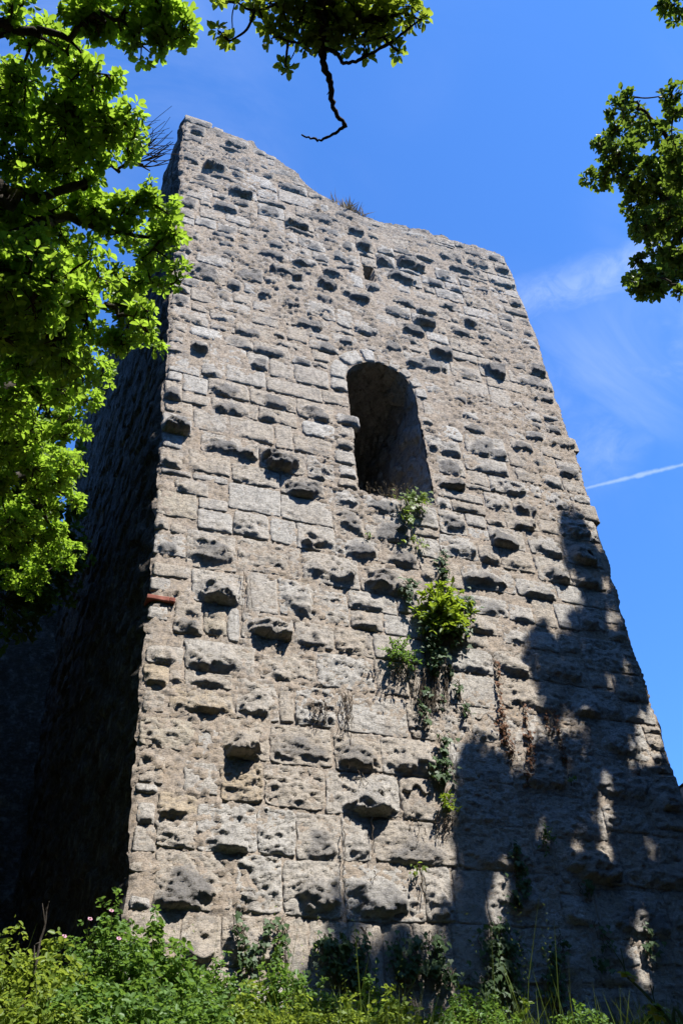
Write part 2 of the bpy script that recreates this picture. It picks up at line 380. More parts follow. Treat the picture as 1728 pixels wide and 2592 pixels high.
# ---- the stones that were surveyed one by one: u0 u1 z0 z1 (mm), kind and weathering
SURVEY = '''1537 2030 2453 2745 f0;2045 2377 2311 2744 b1;2468 3059 2365 2752 b1;3068 3299 2141 2731 f1;3739 4064 2149 2731 f0;4096 4416 2221 2743 f0;4439 4869 2343 2750 f0;4876 5243 2232 2758 f1;3319 3715 2211 2731 f0;1803 2541 2812 3340 B3;2554 3011 2782 3351 r1;3063 3694 2767 3334 B2;1520 1687 3115 3234 r0;1542 1707 2802 2882 b0;3734 4615 2757 3313 B2;4628 4964 2770 3293 b0;4982 5349 2770 3312 f1;5372 6151 2802 3342 b1;2302 2754 3374 3845 B1;2795 3166 3362 3872 r0;3221 3737 3338 3844 b2;1534 1719 3346 3557 f0;3743 4042 3361 3811 b1;4086 5090 3345 3833 b2;5106 5946 3354 3842 b1;1524 1759 4036 4324 f0;1520 1693 3918 4018 r0;2053 2377 3976 4295 f0;2391 2863 3886 4379 r0;2870 3569 3884 4346 r0;3576 4415 3856 4343 B1;4463 4920 3842 4366 H1;5149 5897 3871 4379 b1;1520 2065 4425 4774 r0;2163 2366 4387 4680 f0;2378 2886 4379 4812 B1;2959 3691 4366 4845 b2;3707 4299 4355 4827 B2;4317 4982 4371 4842 b1;5236 5953 4392 4876 f1;1520 1785 5140 5424 b0;1520 1718 4815 5103 r0;1797 2496 4879 5190 b0;1969 2539 5205 5415 b0;2555 3064 4894 5410 b0;3078 3262 4873 5393 f0;3277 3777 4865 5383 r0;3793 4687 4854 5367 f0;4706 5054 4884 5373 r1;5066 5544 4888 5362 r0;5567 6055 4915 5372 H0;1520 1931 5435 5664 b0;1958 2798 5416 5802 B1;2845 3556 5410 5871 r0;3571 4311 5395 5865 r0;4328 4771 5385 5883 f0;4786 5134 5398 5814 r1;5433 5995 5384 5828 f0;5415 6067 5860 6189 b0;6079 7072 5450 5885 b0;6145 6664 5921 6228 b0;7096 7795 5500 5891 b1;6743 7542 5897 6279 b1;6067 6628 4919 5365 b0;6650 7277 4931 5385 r0;7320 8051 4951 5396 b1;6032 6933 4373 4843 b1;6975 7868 4386 4869 b1;1823 2171 5908 6338 B2;2179 2449 5905 6333 b0;2456 2620 5923 6336 f0;2636 3291 5912 6317 B1;3307 3803 5906 6290 b0;3831 4358 5890 6244 r0;4376 4937 5899 6258 f0;1520 1690 6013 6205 b0;1520 1699 6405 6624 f0;2051 2637 6350 6847 B1;2767 3096 6328 6906 f0;3112 3592 6342 6866 b1;3595 4024 6302 6813 r1;4093 4756 6619 6895 b0;4064 4537 6291 6584 b0;4554 4985 6289 6566 f0;1520 1875 6968 7302 b2;1921 2573 6869 7445 B2;2590 3266 6928 7446 r1;3274 3438 6943 7375 f0;3446 4216 6907 7404 B1;4252 4822 6896 7407 B2;1520 1684 7345 7574 b1;1704 1897 7313 7455 r0;2068 2505 7465 7806 f0;2522 3021 7471 7894 b0;3030 3391 7458 7875 f0;3417 3938 7438 7876 b1;3998 4555 7428 7809 B2;4593 5051 7419 7813 b2;1520 2048 7586 8004 f0;2063 2401 7818 8013 f0;1803 2141 8025 8270 b0;2555 3188 7906 8390 f0;3248 3834 7887 8323 f0;3950 4333 7836 8251 b2;4429 4991 7821 8305 b3;4529 4884 8317 8647 b3;3888 4339 8330 8667 b0;5345 5622 8297 8620 f2;5634 5934 8233 8582 b2;5721 6131 7829 8164 b1;2527 3124 8402 8749 r0;3200 3876 8335 8732 B3;1520 1775 8420 8740 b1;1962 2491 8461 8848 f0;2109 2857 8860 9237 B3;2911 3589 8761 9195 B3;3607 4043 8744 9203 r1;2450 3128 9249 9646 f0;3143 3398 9223 9659 f0;3436 4026 9207 9583 f1;1991 2431 9273 9662 f0;1520 1871 9076 9469 B3;1520 1761 8789 9049 f0;2260 2867 9674 9962 b2;2907 3495 9714 10000 b1;3668 4103 9595 9924 w0;1520 1757 9724 10103 B3;1767 2085 9989 10311 f0;2216 2756 10058 10353 b2;2775 3509 10012 10354 b2;3516 4056 9936 10360 b2;2075 2385 10407 10742 b1;2404 3031 10420 10789 f0;3043 3916 10366 10683 f0;1889 2084 10888 11136 B3;2163 2721 10801 11188 f0;1878 2317 11231 11510 w0;1520 1693 10978 11167 b1;2378 2765 11200 11473 b1;3106 3498 10719 11099 f0;3519 4088 10724 11122 f1;2742 3087 10815 11142 b2;3534 3747 11151 11368 b2;3474 3736 11725 12052 f0;2192 2498 11513 11699 b1;1520 1703 10732 10874 w0;3795 4303 11632 11892 b2;4267 4700 11914 12184 B3;5224 5417 12449 12736 b2;5916 6245 13081 13349 B3;5570 5990 12722 12981 B3;6127 6450 12252 12613 B3;7112 7550 12100 12538 B3;7332 7695 12609 12935 b1;6923 7349 13401 13727 B3;6610 7054 13072 13389 b2;5822 6271 11176 11504 b1;6429 6694 11186 11384 b2;6428 6805 10488 10730 b2;5952 6364 10236 10507 w0;6432 7086 10000 10476 b2;5621 6072 9090 9373 B3;5914 6134 9432 9712 b3;5822 6339 8897 9078 f0;6048 6349 8733 8885 b1;4137 4534 9992 10247 P2;4137 4425 9707 9983 P0;4115 4412 9465 9680 P1;4055 4390 9151 9430 P0;4105 4392 8879 9139 P0;4066 4378 8679 8878 P0;4120 4400 10761 11065 P0;3950 4394 10416 10712 P0;7848 8069 13641 13890 b2;8196 8494 12474 12818 B3;8098 8493 11753 12040 B3;7793 8019 10976 11109 b2;8179 8358 10987 11155 b2;7706 7980 10683 10878 b2;7340 7656 10350 10570 b2;7924 8197 10358 10548 b1;7708 8025 10046 10292 b2;8156 8500 9938 10278 B3;7302 7632 9637 9872 b1;7727 8063 9634 9871 b1;6814 7271 9290 9544 b1;7875 8089 12530 12758 b2;8317 8500 13628 13878 b2;8202 8424 13251 13493 b1;7578 8091 12947 13323 f1;7177 7478 11321 11766 f0;7148 7559 8925 9222 B3;6962 7252 8604 8815 b1;6592 6915 8162 8439 B3;7254 7678 8189 8497 b1;6642 6983 7777 8093 b0;7138 7596 7699 8018 B2;7728 8199 7696 8018 B1;7724 8271 8052 8465 B1;5981 6552 7337 7683 B2;6802 7244 7325 7510 b1;6063 6341 6903 7077 b2;5890 6181 6588 6799 b1;6575 6778 6879 7033 b0;6904 7236 6855 7258 f0;7278 7617 6897 7213 f0;7665 7967 6936 7210 b1;6329 6566 6473 6641 b0;6208 6543 7829 8095 b1;7637 8015 9228 9485 b1;2187 2564 14914 15238 B3;2540 2854 15250 15497 b2;1520 1822 14676 15036 b3;1562 1764 14398 14631 b2;3048 3417 15177 15519 b3;3537 4012 15068 15411 B3;2942 3157 14598 14842 b3;2424 2800 14627 14869 w0;2289 2518 14251 14485 b2;3234 3477 14744 15118 f1;2161 2520 13787 13989 b2;2363 2632 13539 13775 b2;2633 2839 13908 14099 b2;3077 3456 14189 14466 b2;3758 4201 14476 14764 b2;3493 3737 14546 14833 f0;1584 1756 13347 13489 b2;1814 2348 12720 13134 b2;2609 2988 13023 13491 b3;3199 3779 13388 13762 B3;3587 4018 13894 14129 B3;4060 4281 14211 14453 b2;3920 4372 13372 13713 B3;4230 4601 13825 14021 B3;3100 3327 13092 13346 b1;2435 2609 12665 12976 B3;3003 3202 12629 12978 B3;3313 3651 12575 12997 B3;4015 4296 12983 13313 b3;3738 4288 12511 12917 r1;3534 3881 13120 13376 b1;1824 2208 12119 12413 f0;2209 2735 12078 12317 f0;2269 2480 12336 12468 b2;2523 2823 12329 12557 f0;1520 1812 11864 12181 b3;4331 4587 12443 12869 w0;2844 3104 12309 12478 f0;4805 5095 15380 15648 B3;4928 5284 14952 15301 B3;4678 4896 14765 15064 b3;5296 5626 14619 14961 B3;5809 6294 14797 15192 B3;5472 6151 14205 14595 B3;6633 6963 14713 15066 b3;4538 5073 13278 13659 B3;5517 5897 13532 13768 B3;6044 6384 13848 14092 b1;6508 6907 13818 14023 b3;6797 7016 14442 14657 b2;7442 7667 14627 14893 b3;7148 7344 14746 14923 b2;7481 7834 15940 16183 b3;8124 8392 15591 15879 b3;8215 8446 14539 14762 b3;8197 8451 13946 14159 b2;5431 5724 15042 15307 b2;6227 6557 15202 15382 b1;5063 5426 12742 13035 f0;4613 4964 13671 14064 f0;5519 5853 13935 14193 f0;1581 1908 17307 17623 B3;1520 1866 16962 17270 b3;2108 2309 17476 17823 b3;1958 2400 16177 16539 B3;2425 2673 16156 16337 b2;2428 2916 15520 15868 B3;2321 2756 17262 17606 b2;1756 2162 15702 15918 b2;1520 2079 17704 17953 b3;2964 3174 17290 17488 b2;3318 3790 16706 16946 b2'''
rng = np.random.default_rng(11)
stones = []
for s_ in SURVEY.split(';'):
    a = s_.split(); stones.append([float(v) / 1000 for v in a[:4]] + [a[4][0], int(a[4][1])])
# ---- stones between them, fitted into the free space in shrinking sizes
CELL = 0.01
GU, GZ = int(7.1 / CELL), int(17.6 / CELL)
occ = np.zeros((GU, GZ), bool)
uu, zz = np.meshgrid(1.45 + (np.arange(GU) + 0.5) * CELL, 0.6 + (np.arange(GZ) + 0.5) * CELL, indexing='ij')
occ |= (arch_sd(uu, zz) > -0.01) | ((np.hypot(uu - ARC_X, zz - ARC_Z) < ARC_R + 0.30) & (zz > ARC_Z - 0.08))
occ |= (uu < 1.53) | (uu > right_x(zz) - 0.03) | (zz > top_z(uu) - 0.03)
occ |= (uu > HOLE[0] - 0.03) & (uu < HOLE[1] + 0.03) & (zz > HOLE[2] - 0.03) & (zz < HOLE[3] + 0.03)
occ |= (uu < 1.86) & (zz > 6.23) & (zz < 6.36)
def gi(u0, u1, z0, z1):
    return (slice(max(0, int((u0 - 1.45) / CELL)), int(math.ceil((u1 - 1.45) / CELL))), slice(max(0, int((z0 - 0.6) / CELL)), int(math.ceil((z1 - 0.6) / CELL))))
def grow(r, lims):                    # widen a stone until it meets its neighbours
    live = [True] * 4
    for _k in range(max(lims)):
        for side, st in ((0, -CELL), (1, CELL), (2, -CELL), (3, CELL)):
            if not live[side] or _k >= lims[side]: continue
            q = list(r); q[side] += st; n_ = list(r)
            n_[side ^ 1] = r[side]; n_[side] = q[side]
            lo, hi = min(n_[side], n_[side ^ 1]), max(n_[side], n_[side ^ 1])
            e = (lo - 0.004, hi + 0.004, r[2], r[3]) if side < 2 else (r[0], r[1], lo - 0.004, hi + 0.004)
            if side == 0: e = (q[0] - 0.004, r[0] - CELL, r[2], r[3])
            if side == 1: e = (r[1] + CELL, q[1] + 0.004, r[2], r[3])
            if side == 2: e = (r[0], r[1], q[2] - 0.004, r[2] - CELL)
            if side == 3: e = (r[0], r[1], r[3] + CELL, q[3] + 0.004)
            if occ[gi(*e)].any(): live[side] = False; continue
            r = q
    return r
for s_ in stones: occ[gi(*s_[:4])] = True
for s_ in stones:
    if s_[4] in 'PH': continue
    L_ = 14 if s_[2] < 9.5 else 7
    if s_[0] < 2.2: L_ = 5
    s_[:4] = grow(s_[:4], (L_, L_, L_ // 2, L_ // 2)); occ[gi(*s_[:4])] = True
beds = [0.80, 1.30, 1.80, 2.28]
for b_ in np.sort([s_[2] for s_ in stones]):
    if b_ - beds[-1] > 0.22: beds.append(float(b_))
beds = np.array(beds)
def fill(n, wr, hr, zr, kinds, snap=True):
    for _ in range(n):
        z0 = rng.uniform(*zr); w, h = rng.uniform(*wr), rng.uniform(*hr)
        if snap: z0 = beds[np.argmin(abs(beds - z0))] + 0.004
        u0 = rng.uniform(1.53, 8.5 - w)
        if occ[gi(u0, u0 + w, z0, z0 + h)].any(): continue
        r = grow([u0, u0 + w, z0, z0 + h], (22, 22, 9, 10))
        occ[gi(*r)] = True
        k = kinds[rng.integers(len(kinds))]
        stones.append([r[0], r[1], r[2], r[3], k[0], int(k[1])])
fill(900, (0.50, 0.95), (0.34, 0.50), (0.7, 6.2), ['b1', 'b1', 'r0', 'b2', 'b0', 'B1'])
fill(2500, (0.34, 0.62), (0.22, 0.34), (2.2, 9), ['f0', 'b1', 'b2', 'b1', 'b0', 'b2'])
fill(3000, (0.32, 0.60), (0.19, 0.30), (8, 16.5), ['f0', 'b2', 'f0', 'b1', 'b2', 'r0', 'b1'])
fill(4000, (0.20, 0.34), (0.12, 0.20), (1, 12), ['f0', 'r0', 'b0', 'f1'], False)
fill(5000, (0.22, 0.38), (0.10, 0.17), (10, 17.8), ['f0', 'b2', 'b3', 'r1', 'b2'], False)
fill(9000, (0.11, 0.2), (0.07, 0.11), (1, 17.8), ['r0', 'b1', 'f0', 'b0', 'b1', 'b2'], False)

def stone_mesh(u0, u1, z0, z1, kind, tone, seed):
    """a dressed or bossed stone: rounded outline, broken face standing out of the wall"""
    w, h = u1 - u0, z1 - z0; cu, cz = (u0 + u1) / 2, (z0 + z1) / 2
    res = 0.0165 if cz < 5.5 else (0.021 if cz < 9.5 else 0.028)
    nu, nv = int(np.clip(w / res, 5, 56)), int(np.clip(h / res, 5, 38))
    s, tt = np.meshgrid(np.linspace(-1, 1, nu), np.linspace(-1, 1, nv), indexing='ij')
    small = min(w, h) < 0.17
    ex = {'f': 16.0, 'w': 4.0, 'r': 9.0, 'b': 14.0, 'B': 14.0, 'H': 12.0, 'P': 6.0}[kind] * (0.45 if small else 1.0)
    mm = np.maximum(abs(s), abs(tt)); k = mm / ((abs(s) ** ex + abs(tt) ** ex) ** (1 / ex) + 1e-9)
    k = np.where(mm < 1e-6, 1, k)
    cj = rng.uniform(-1, 1, 8) * min(0.014, 0.05 * min(w, h))           # no corner is quite square
    a_, b_ = (1 + s) / 2, (1 + tt) / 2
    U = cu + s * k * (w / 2 - 0.003) + (1 - a_) * (1 - b_) * cj[0] + a_ * (1 - b_) * cj[1] + (1 - a_) * b_ * cj[2] + a_ * b_ * cj[3]
    Z = cz + tt * k * (h / 2 - 0.003) + (1 - a_) * (1 - b_) * cj[4] + a_ * (1 - b_) * cj[5] + (1 - a_) * b_ * cj[6] + a_ * b_ * cj[7]
    amp = min(0.014, 0.08 * min(w, h)) * (1.5 if kind in 'rwbB' else 1.0)
    edge = mm ** 3
    U = U + edge * amp * fbm(U * 9, Z * 9, seed, 3); Z = Z + edge * amp * fbm(U * 9, Z * 9, seed + 50, 3)
    d = np.minimum((1 - abs(s)) * w / 2, (1 - abs(tt)) * h / 2)
    size = min(1.0, min(w, h) / 0.42)
    lip = {'f': 0.012, 'w': 0.022, 'r': 0.012, 'b': 0.012, 'B': 0.012, 'H': 0.02, 'P': 0.03}[kind] * rng.uniform(-0.4, 0.9)
    p = {'f': 0.012, 'w': 0.02, 'r': 0.022, 'b': (0.062 if cz < 9.5 else 0.052), 'B': (0.115 if cz < 9.5 else 0.095), 'H': 0.05, 'P': 0.04}[kind] * (0.40 + 0.60 * size) * rng.uniform(0.55, 1.35)
    fq = 1.0 if cz < 8.5 else 1.5
    n1 = fbm(U * 3.4 * fq, Z * 4.2 * fq, seed + 3, 3); n2 = fbm(U * 10, Z * 13, seed + 7, 4, 0.6); r1 = ridged(U * 6, Z * 9, seed + 9, 3)
    st_ = fbm(U * 4.5, Z * 15, seed + 23, 3)
    # the boss: an off-centre broken lump, its underside steeper than its top
    ox, oz = rng.uniform(-0.22, 0.22), rng.uniform(-0.22, 0.08); ea, eb = rng.uniform(0.80, 1.06), rng.uniform(0.80, 1.02)
    f = 1 - ((abs(s - ox) / ea) ** 2.6 + (abs(tt - oz) / eb) ** 2.6) ** (1 / 2.6) + (0.34 if cz < 8.5 else 0.5) * n1 + (0.16 if cz < 8.5 else 0.42) * n2 + 0.12 * facets(U * 8, Z * 12, seed + 81)
    wd = (0.42 if cz < 9.5 else 0.30) + 0.55 * sstep(-0.45, 0.25, tt - oz)
    mask = sstep(0.0, 1.0, f / wd) * sstep(0.004, 0.055, d)
    f1, f2, cid = worley(U * 5.5, Z * 7.0, seed + 13)                    # broken facets
    face = p * mask * (0.78 + 0.5 * n1 - 0.12 * tt + 0.35 * (cid - 0.5) * sstep(0.0, 0.2, f2 - f1) + 0.30 * facets(U * 4.2, Z * 6.5, seed + 71))
    rough = {'f': 0.55, 'w': 0.6, 'r': 1.5, 'b': 1.0, 'B': 1.0, 'H': 0.8, 'P': 0.9}[kind] * (0.5 + 0.5 * size) * (1.0 if cz < 9 else 0.95)
    H = lip * sstep(0, 0.015, d) + face + sstep(0, 0.05, d) * rough * (0.012 * n2 + 0.010 * (r1 - 0.45) + 0.008 * st_)
    wu, wz = U + 0.045 * fbm(U * 8, Z * 8, seed + 41, 3), Z + 0.035 * fbm(U * 8, Z * 8, seed + 43, 3)
    pf, _, pc = worley(wu * 5.5, wz * 13, seed + 19)                      # hollows where the stone has rotted
    if kind != 'f': H -= 0.030 * size * np.clip((pc - (0.90 if kind == 'r' else 0.93)) * 12, 0, 1) * sstep(0.55, 0.20, pf) * sstep(0.01, 0.05, d)
    pf, _, pc = worley(wu * 2.9, wz * 5.0, seed + 29)
    if kind in 'rbB': H -= 0.055 * size * np.clip((pc - 0.90) * 12, 0, 1) * sstep(0.42, 0.12, pf) * sstep(0.02, 0.08, d)
    H += sstep(-0.01, 0.02, d) * rough * (0.017 * facets(wu * 6.5, wz * 11, seed + 61) * (0.35 + 0.65 * sstep(-0.2, 0.3, n1)) + 0.014 * facets(wu * 13, wz * 22, seed + 67))
    if kind == 'H':                                                       # a cavity weathered through the face
        q = np.hypot((s + 0.05) / 0.80, (tt - 0.12 - 0.15 * np.cos(s * 7)) / 0.36)
        H -= 0.30 * sstep(1.05, 0.75, q)
    H = np.where(mm > 0.999, -0.006, H)
    tn = np.clip(tone / 3.0 * (0.9 if cz < 7.5 else 1.0) * (0.12 + 0.98 * mask) + (0.15 if cz > 15.5 else 0.0), 0, 1)
    tn = np.where(mm > 0.999, 0.1, tn)
    v = np.stack([U - cu, -H, Z - cz], -1)
    # one more ring turned back into the wall
    ring = np.concatenate([np.arange(nv), np.arange(1, nu) * nv + nv - 1, (nu - 1) * nv + np.arange(nv - 2, -1, -1), np.arange(nu - 2, 0, -1) * nv])
    vv = v.reshape(-1, 3); back = vv[ring].copy(); back[:, 1] = 0.12
    nr = len(ring); i = np.arange(nr); j = (i + 1) % nr; n0 = len(vv)
    q = np.vstack([grid_quads(nu, nv), np.stack([ring[i], n0 + i, n0 + j, ring[j]], 1)[:, ::-1]])
    return np.vstack([vv, back]), q, np.concatenate([tn.ravel(), np.full(nr, 0.1)]), (cu, Y0, cz)

tower = empty('stone_tower', (5.0, 12.0, ZB), 'tall ruined stone tower with broken slanting top and arched opening', 'tower')
def child(name, me, mat, parent, world=(0, 0, 0)):
    o = obj(name, me, mat)
    o.parent = parent
    off = np.zeros(3); p_ = parent
    while p_ is not None: off += np.array(p_.location); p_ = p_.parent
    o.location = Vector(np.array(world) - off)
    return o

# ---- core of the front wall: mortar and rubble behind and between the stones
du = 0.03
nu_, nz_ = int(7.1 / du) + 1, int((18.0 - ZB) / du) + 1
Kx = np.linspace(0, 1, nu_)[:, None] * np.ones((1, nz_)); Z = (ZB + np.arange(nz_) * du)[None, :] * np.ones((nu_, 1))
lx, rx = left_x(Z), right_x(Z)
U = lx + (rx - lx) * Kx
tz = top_z(U); dead_top = Z > tz + du * 0.999
Z = np.minimum(Z, tz)
sd = arch_sd(U, Z)
# snap the rim of the opening
c_ = np.stack([U - ARC_X, Z - np.maximum(ARC_Z, np.minimum(Z, ARC_Z))], -1)
def core_h(U, Z):
    f1, f2, cid = worley(U * 6.5, Z * 11.5, 77)
    g1, g2, gid = worley(U * 15, Z * 24, 78)
    m = sstep(-0.25, 0.35, fbm(U * 0.9, Z * 0.9, 61, 3))
    rub = (sstep(0.0, 0.30, f2 - f1) * (0.010 + 0.035 * cid)) * m + sstep(0.0, 0.3, g2 - g1) * 0.022 * gid
    return -0.021 + 0.8 * rub + 0.012 * fbm(U * 5, Z * 6, 62, 4) + 0.012 * facets(U * 9, Z * 17, 64) + 0.008 * ridged(U * 11, Z * 17, 63, 2) + 0.020 * sstep(-0.05, 0.40, fbm(U * 1.3, Z * 1.3, 66, 3)) * sstep(6, 11, Z), cid * m
Hc, cidm = core_h(U, Z)
hole = (U > HOLE[0]) & (U < HOLE[1]) & (Z > HOLE[2]) & (Z < HOLE[3])
Hc = np.where(hole, -0.42, Hc)
edge = np.minimum(np.minimum(U - lx, rx - U), tz - Z)
Hc = Hc - 0.03 * sstep(0.06, 0.0, edge)
tn = 0.22 * cidm * sstep(-0.02, 0.02, Hc) + 0.35 * sstep(0.9, 0.0, tz - Z) + 0.14 * sstep(6, 15, Z)
vf = np.stack([U, Y0 - Hc, Z], -1)
q = grid_quads(nu_, nz_)
inside = sd.ravel() > 0.0
keep = ~(dead_top.ravel()[q].any(1)) & ~(inside[q].all(1))
q = q[keep]
# pull the vertices just inside the opening onto its rim
rim = np.zeros(inside.shape, bool); rim[np.unique(q)] = True; rim &= inside
vf = vf.reshape(-1, 3); ui, zi = vf[rim, 0], vf[rim, 2]
for _ in range(3):
    s0 = arch_sd(ui, zi); e_ = 0.004
    gu, gz = (arch_sd(ui + e_, zi) - s0) / e_, (arch_sd(ui, zi + e_) - s0) / e_
    g_ = np.hypot(gu, gz) + 1e-6; st = np.clip(s0, 0, 0.04)
    ui, zi = ui - st * gu / g_, zi - st * gz / g_
vf[rim, 0], vf[rim, 2] = ui, zi
extra_v, extra_q, n0 = [], [], len(vf)
def strip(base_idx, offs):            # sweep a row of core vertices backwards: the thickness of the wall
    global n0
    prev = base_idx
    for dy, dz_n in offs:
        p_ = vf[base_idx].copy(); p_[:, 1] += dy
        p_[:, 2] -= dz_n * np.abs(fbm(p_[:, 0] * 3, np.full(len(p_), dy * 3.0), 91, 3)) + 0.12 * dy
        idx = n0 + np.arange(len(p_)); n0 += len(p_); extra_v.append(p_)
        extra_q.append(np.stack([prev[:-1], prev[1:], idx[1:], idx[:-1]], 1)); prev = idx
col_top = np.array([i * nz_ + max(0, int(np.argmax(dead_top[i])) - 1 if dead_top[i].any() else nz_ - 1) for i in range(nu_)])
strip(col_top, [(0.12, 0.05), (0.3, 0.12), (0.6, 0.18), (1.0, 0.2), (1.6, 0.2)])
cr_ = (nu_ - 1) * nz_ + np.arange(0, col_top[-1] - (nu_ - 1) * nz_ + 1)
strip(cr_, [(0.2, 0), (0.8, 0), (1.6, 0)])
vall = np.vstack([vf] + extra_v); qall = np.vstack([q] + extra_q)
tnall = np.concatenate([tn.ravel(), np.full(len(vall) - len(vf), 0.4)])
core = child('front_wall', mesh_np('front_wall', vall, qall, None, {'tone': tnall, 'rnd': np.full(len(vall), 0.37)}), M_MORTAR, tower)
core['label'] = 'sunlit front wall of grey and beige bossed blocks'

# ---- stones: the 300 that show largest are pieces of their own, the small rest is one mass
def show(s_): return (s_[1] - s_[0]) * (s_[3] - s_[2]) / (s_[0] ** 2 + 81 + s_[2] ** 2)
stones.sort(key=show, reverse=True)
rest = dict(v=[], q=[], t=[], r=[], n=0)
for i, s_ in enumerate(stones):
    v, qd, tt_, loc = stone_mesh(*s_, seed=1000 + i * 7)
    if i < 288:
        rnd = rng.uniform()
        me = mesh_np('stone', v, qd, None, {'tone': tt_, 'rnd': np.full(len(v), rnd)}, smooth=False)
        och = s_[0] < 2.5 and 3.4 < s_[2] < 8.6 and s_[5] == 0 and rng.uniform() < 0.45
        child('stone', me, M_WHITE if s_[4] == 'w' else (M_OCHRE if och else M_STONE), core, loc)
    else:
        rest['v'].append(v + np.array(loc)); rest['q'].append(qd + rest['n']); rest['t'].append(tt_)
        rest['r'].append(np.full(len(v), rng.uniform())); rest['n'] += len(v)
me = mesh_np('rubble_stones', np.vstack(rest['v']), np.vstack(rest['q']), None, {'tone': np.concatenate(rest['t']), 'rnd': np.concatenate(rest['r'])}, smooth=False)
tag(child('rubble_stones', me, M_STONE, core), kind='stuff')
print('stones', len(stones))

# ---- arch stones
def voussoir(a0, a1, r0, r1, seed, kind_white):
    nu, nv = 12, 10
    s, tt = np.meshgrid(np.linspace(-1, 1, nu), np.linspace(-1, 1, nv), indexing='ij')
    mm = np.maximum(abs(s), abs(tt)); k = mm / ((abs(s) ** 8 + abs(tt) ** 8) ** (1 / 8) + 1e-9); k = np.where(mm < 1e-6, 1, k)
    an = (a0 + a1) / 2 + s * k * (a1 - a0) / 2; rr = (r0 + r1) / 2 + tt * k * (r1 - r0) / 2
    rr = rr + mm ** 3 * 0.02 * fbm(an * 6, rr * 9, seed, 3) * (tt > -0.5)
    U, Z = ARC_X + rr * np.cos(an), ARC_Z + rr * np.sin(an)
    d = np.minimum((1 - abs(s)), (1 - abs(tt)))
    H = 0.012 * sstep(0, 0.15, d) + sstep(0, 0.2, d) * (0.010 * fbm(U * 5, Z * 5, seed, 3) + 0.008 * ridged(U * 8, Z * 9, seed + 4, 2))
    H = np.where(mm > 0.999, -0.03, H)
    cu, cz = ARC_X + (r0 + r1) / 2 * math.cos((a0 + a1) / 2), ARC_Z + (r0 + r1) / 2 * math.sin((a0 + a1) / 2)
    vv = np.stack([U - cu, -H, Z - cz], -1).reshape(-1, 3)
    ring = np.concatenate([np.arange(nv), np.arange(1, nu) * nv + nv - 1, (nu - 1) * nv + np.arange(nv - 2, -1, -1), np.arange(nu - 2, 0, -1) * nv])
    back = vv[ring].copy(); back[:, 1] = 0.35
    nr = len(ring); i = np.arange(nr); j = (i + 1) % nr
    q = np.vstack([grid_quads(nu, nv), np.stack([ring[i], len(vv) + i, len(vv) + j, ring[j]], 1)[:, ::-1]])
    n = len(vv) + nr
    me = mesh_np('voussoir', np.vstack([vv, back]), q, None, {'tone': np.full(n, 0.08), 'rnd': np.full(n, rng.uniform())})
    child('voussoir', me, M_WHITE if kind_white else M_STONE, core, (cu, Y0, cz))
cuts = np.radians([-2, 18, 37, 56, 74, 92, 112, 146, 182])
for i in range(len(cuts) - 1):
    voussoir(cuts[i] + 0.012, cuts[i + 1] - 0.012, ARC_R - 0.004, ARC_R + (0.24 if i < 5 else 0.34) * rng.uniform(0.85, 1.05), 500 + i, i >= 5)

# ---- thickness of the wall inside the arched opening
prof = [(ARC_X - ARC_R, z) for z in np.linspace(SILL, ARC_Z, 50)]
prof += [(ARC_X - ARC_R * math.cos(a), ARC_Z + ARC_R * math.sin(a)) for a in np.linspace(0, math.pi, 44)[1:-1]]
prof += [(ARC_X + ARC_R, z) for z in np.linspace(ARC_Z, SILL, 50)]
prof += [(u, SILL) for u in np.linspace(ARC_X + ARC_R, ARC_X - ARC_R, 26)[1:-1]]
prof = np.array(prof); npf = len(prof); ny = 56
cen = np.array([ARC_X, 10.2]); L_ = np.concatenate([[0], np.cumsum(np.hypot(*np.diff(prof, axis=0).T))])
ys = np.linspace(0.03, 2.3, ny)
PY, PL = np.meshgrid(ys, L_, indexing='ij')
f1, f2, cid = worley(PY * 2.6, PL * 3.6, 301)
hh = sstep(0, 0.12, f2 - f1) * (0.03 + 0.06 * cid) + 0.03 * fbm(PY * 4, PL * 5, 302, 4) + 0.02 * facets(PY * 6, PL * 7, 303) - 0.05
hh *= sstep(0.0, 0.12, PY)
nrm = np.gradient(prof, axis=0); nrm = np.stack([nrm[:, 1], -nrm[:, 0]], 1); nrm /= np.linalg.norm(nrm, axis=1)[:, None] + 1e-9
PX = prof[None, :, 0] + nrm[None, :, 0] * hh; PZ = prof[None, :, 1] + nrm[None, :, 1] * hh
v = np.stack([PX, Y0 + PY, PZ], -1).reshape(-1, 3)
i, j = np.meshgrid(np.arange(ny - 1), np.arange(npf), indexing='ij'); j2 = (j + 1) % npf
qd = np.stack([i * npf + j, i * npf + j2, (i + 1) * npf + j2, (i + 1) * npf + j], -1).reshape(-1, 4)
cv = np.array([[ARC_X, Y0 + 2.32, 10.2]]); ti = (ny - 1) * npf + np.arange(npf)
tri = np.stack([ti, np.roll(ti, -1), np.full(npf, len(v))], 1)
me = mesh_np('window_opening', np.vstack([v, cv]), qd, tri, {'tone': np.full(len(v) + 1, 0.15), 'rnd': np.full(len(v) + 1, 0.6)})
o = child('window_opening', me, M_REVEAL, tower); o['label'] = 'tall round-arched opening, dark inside'
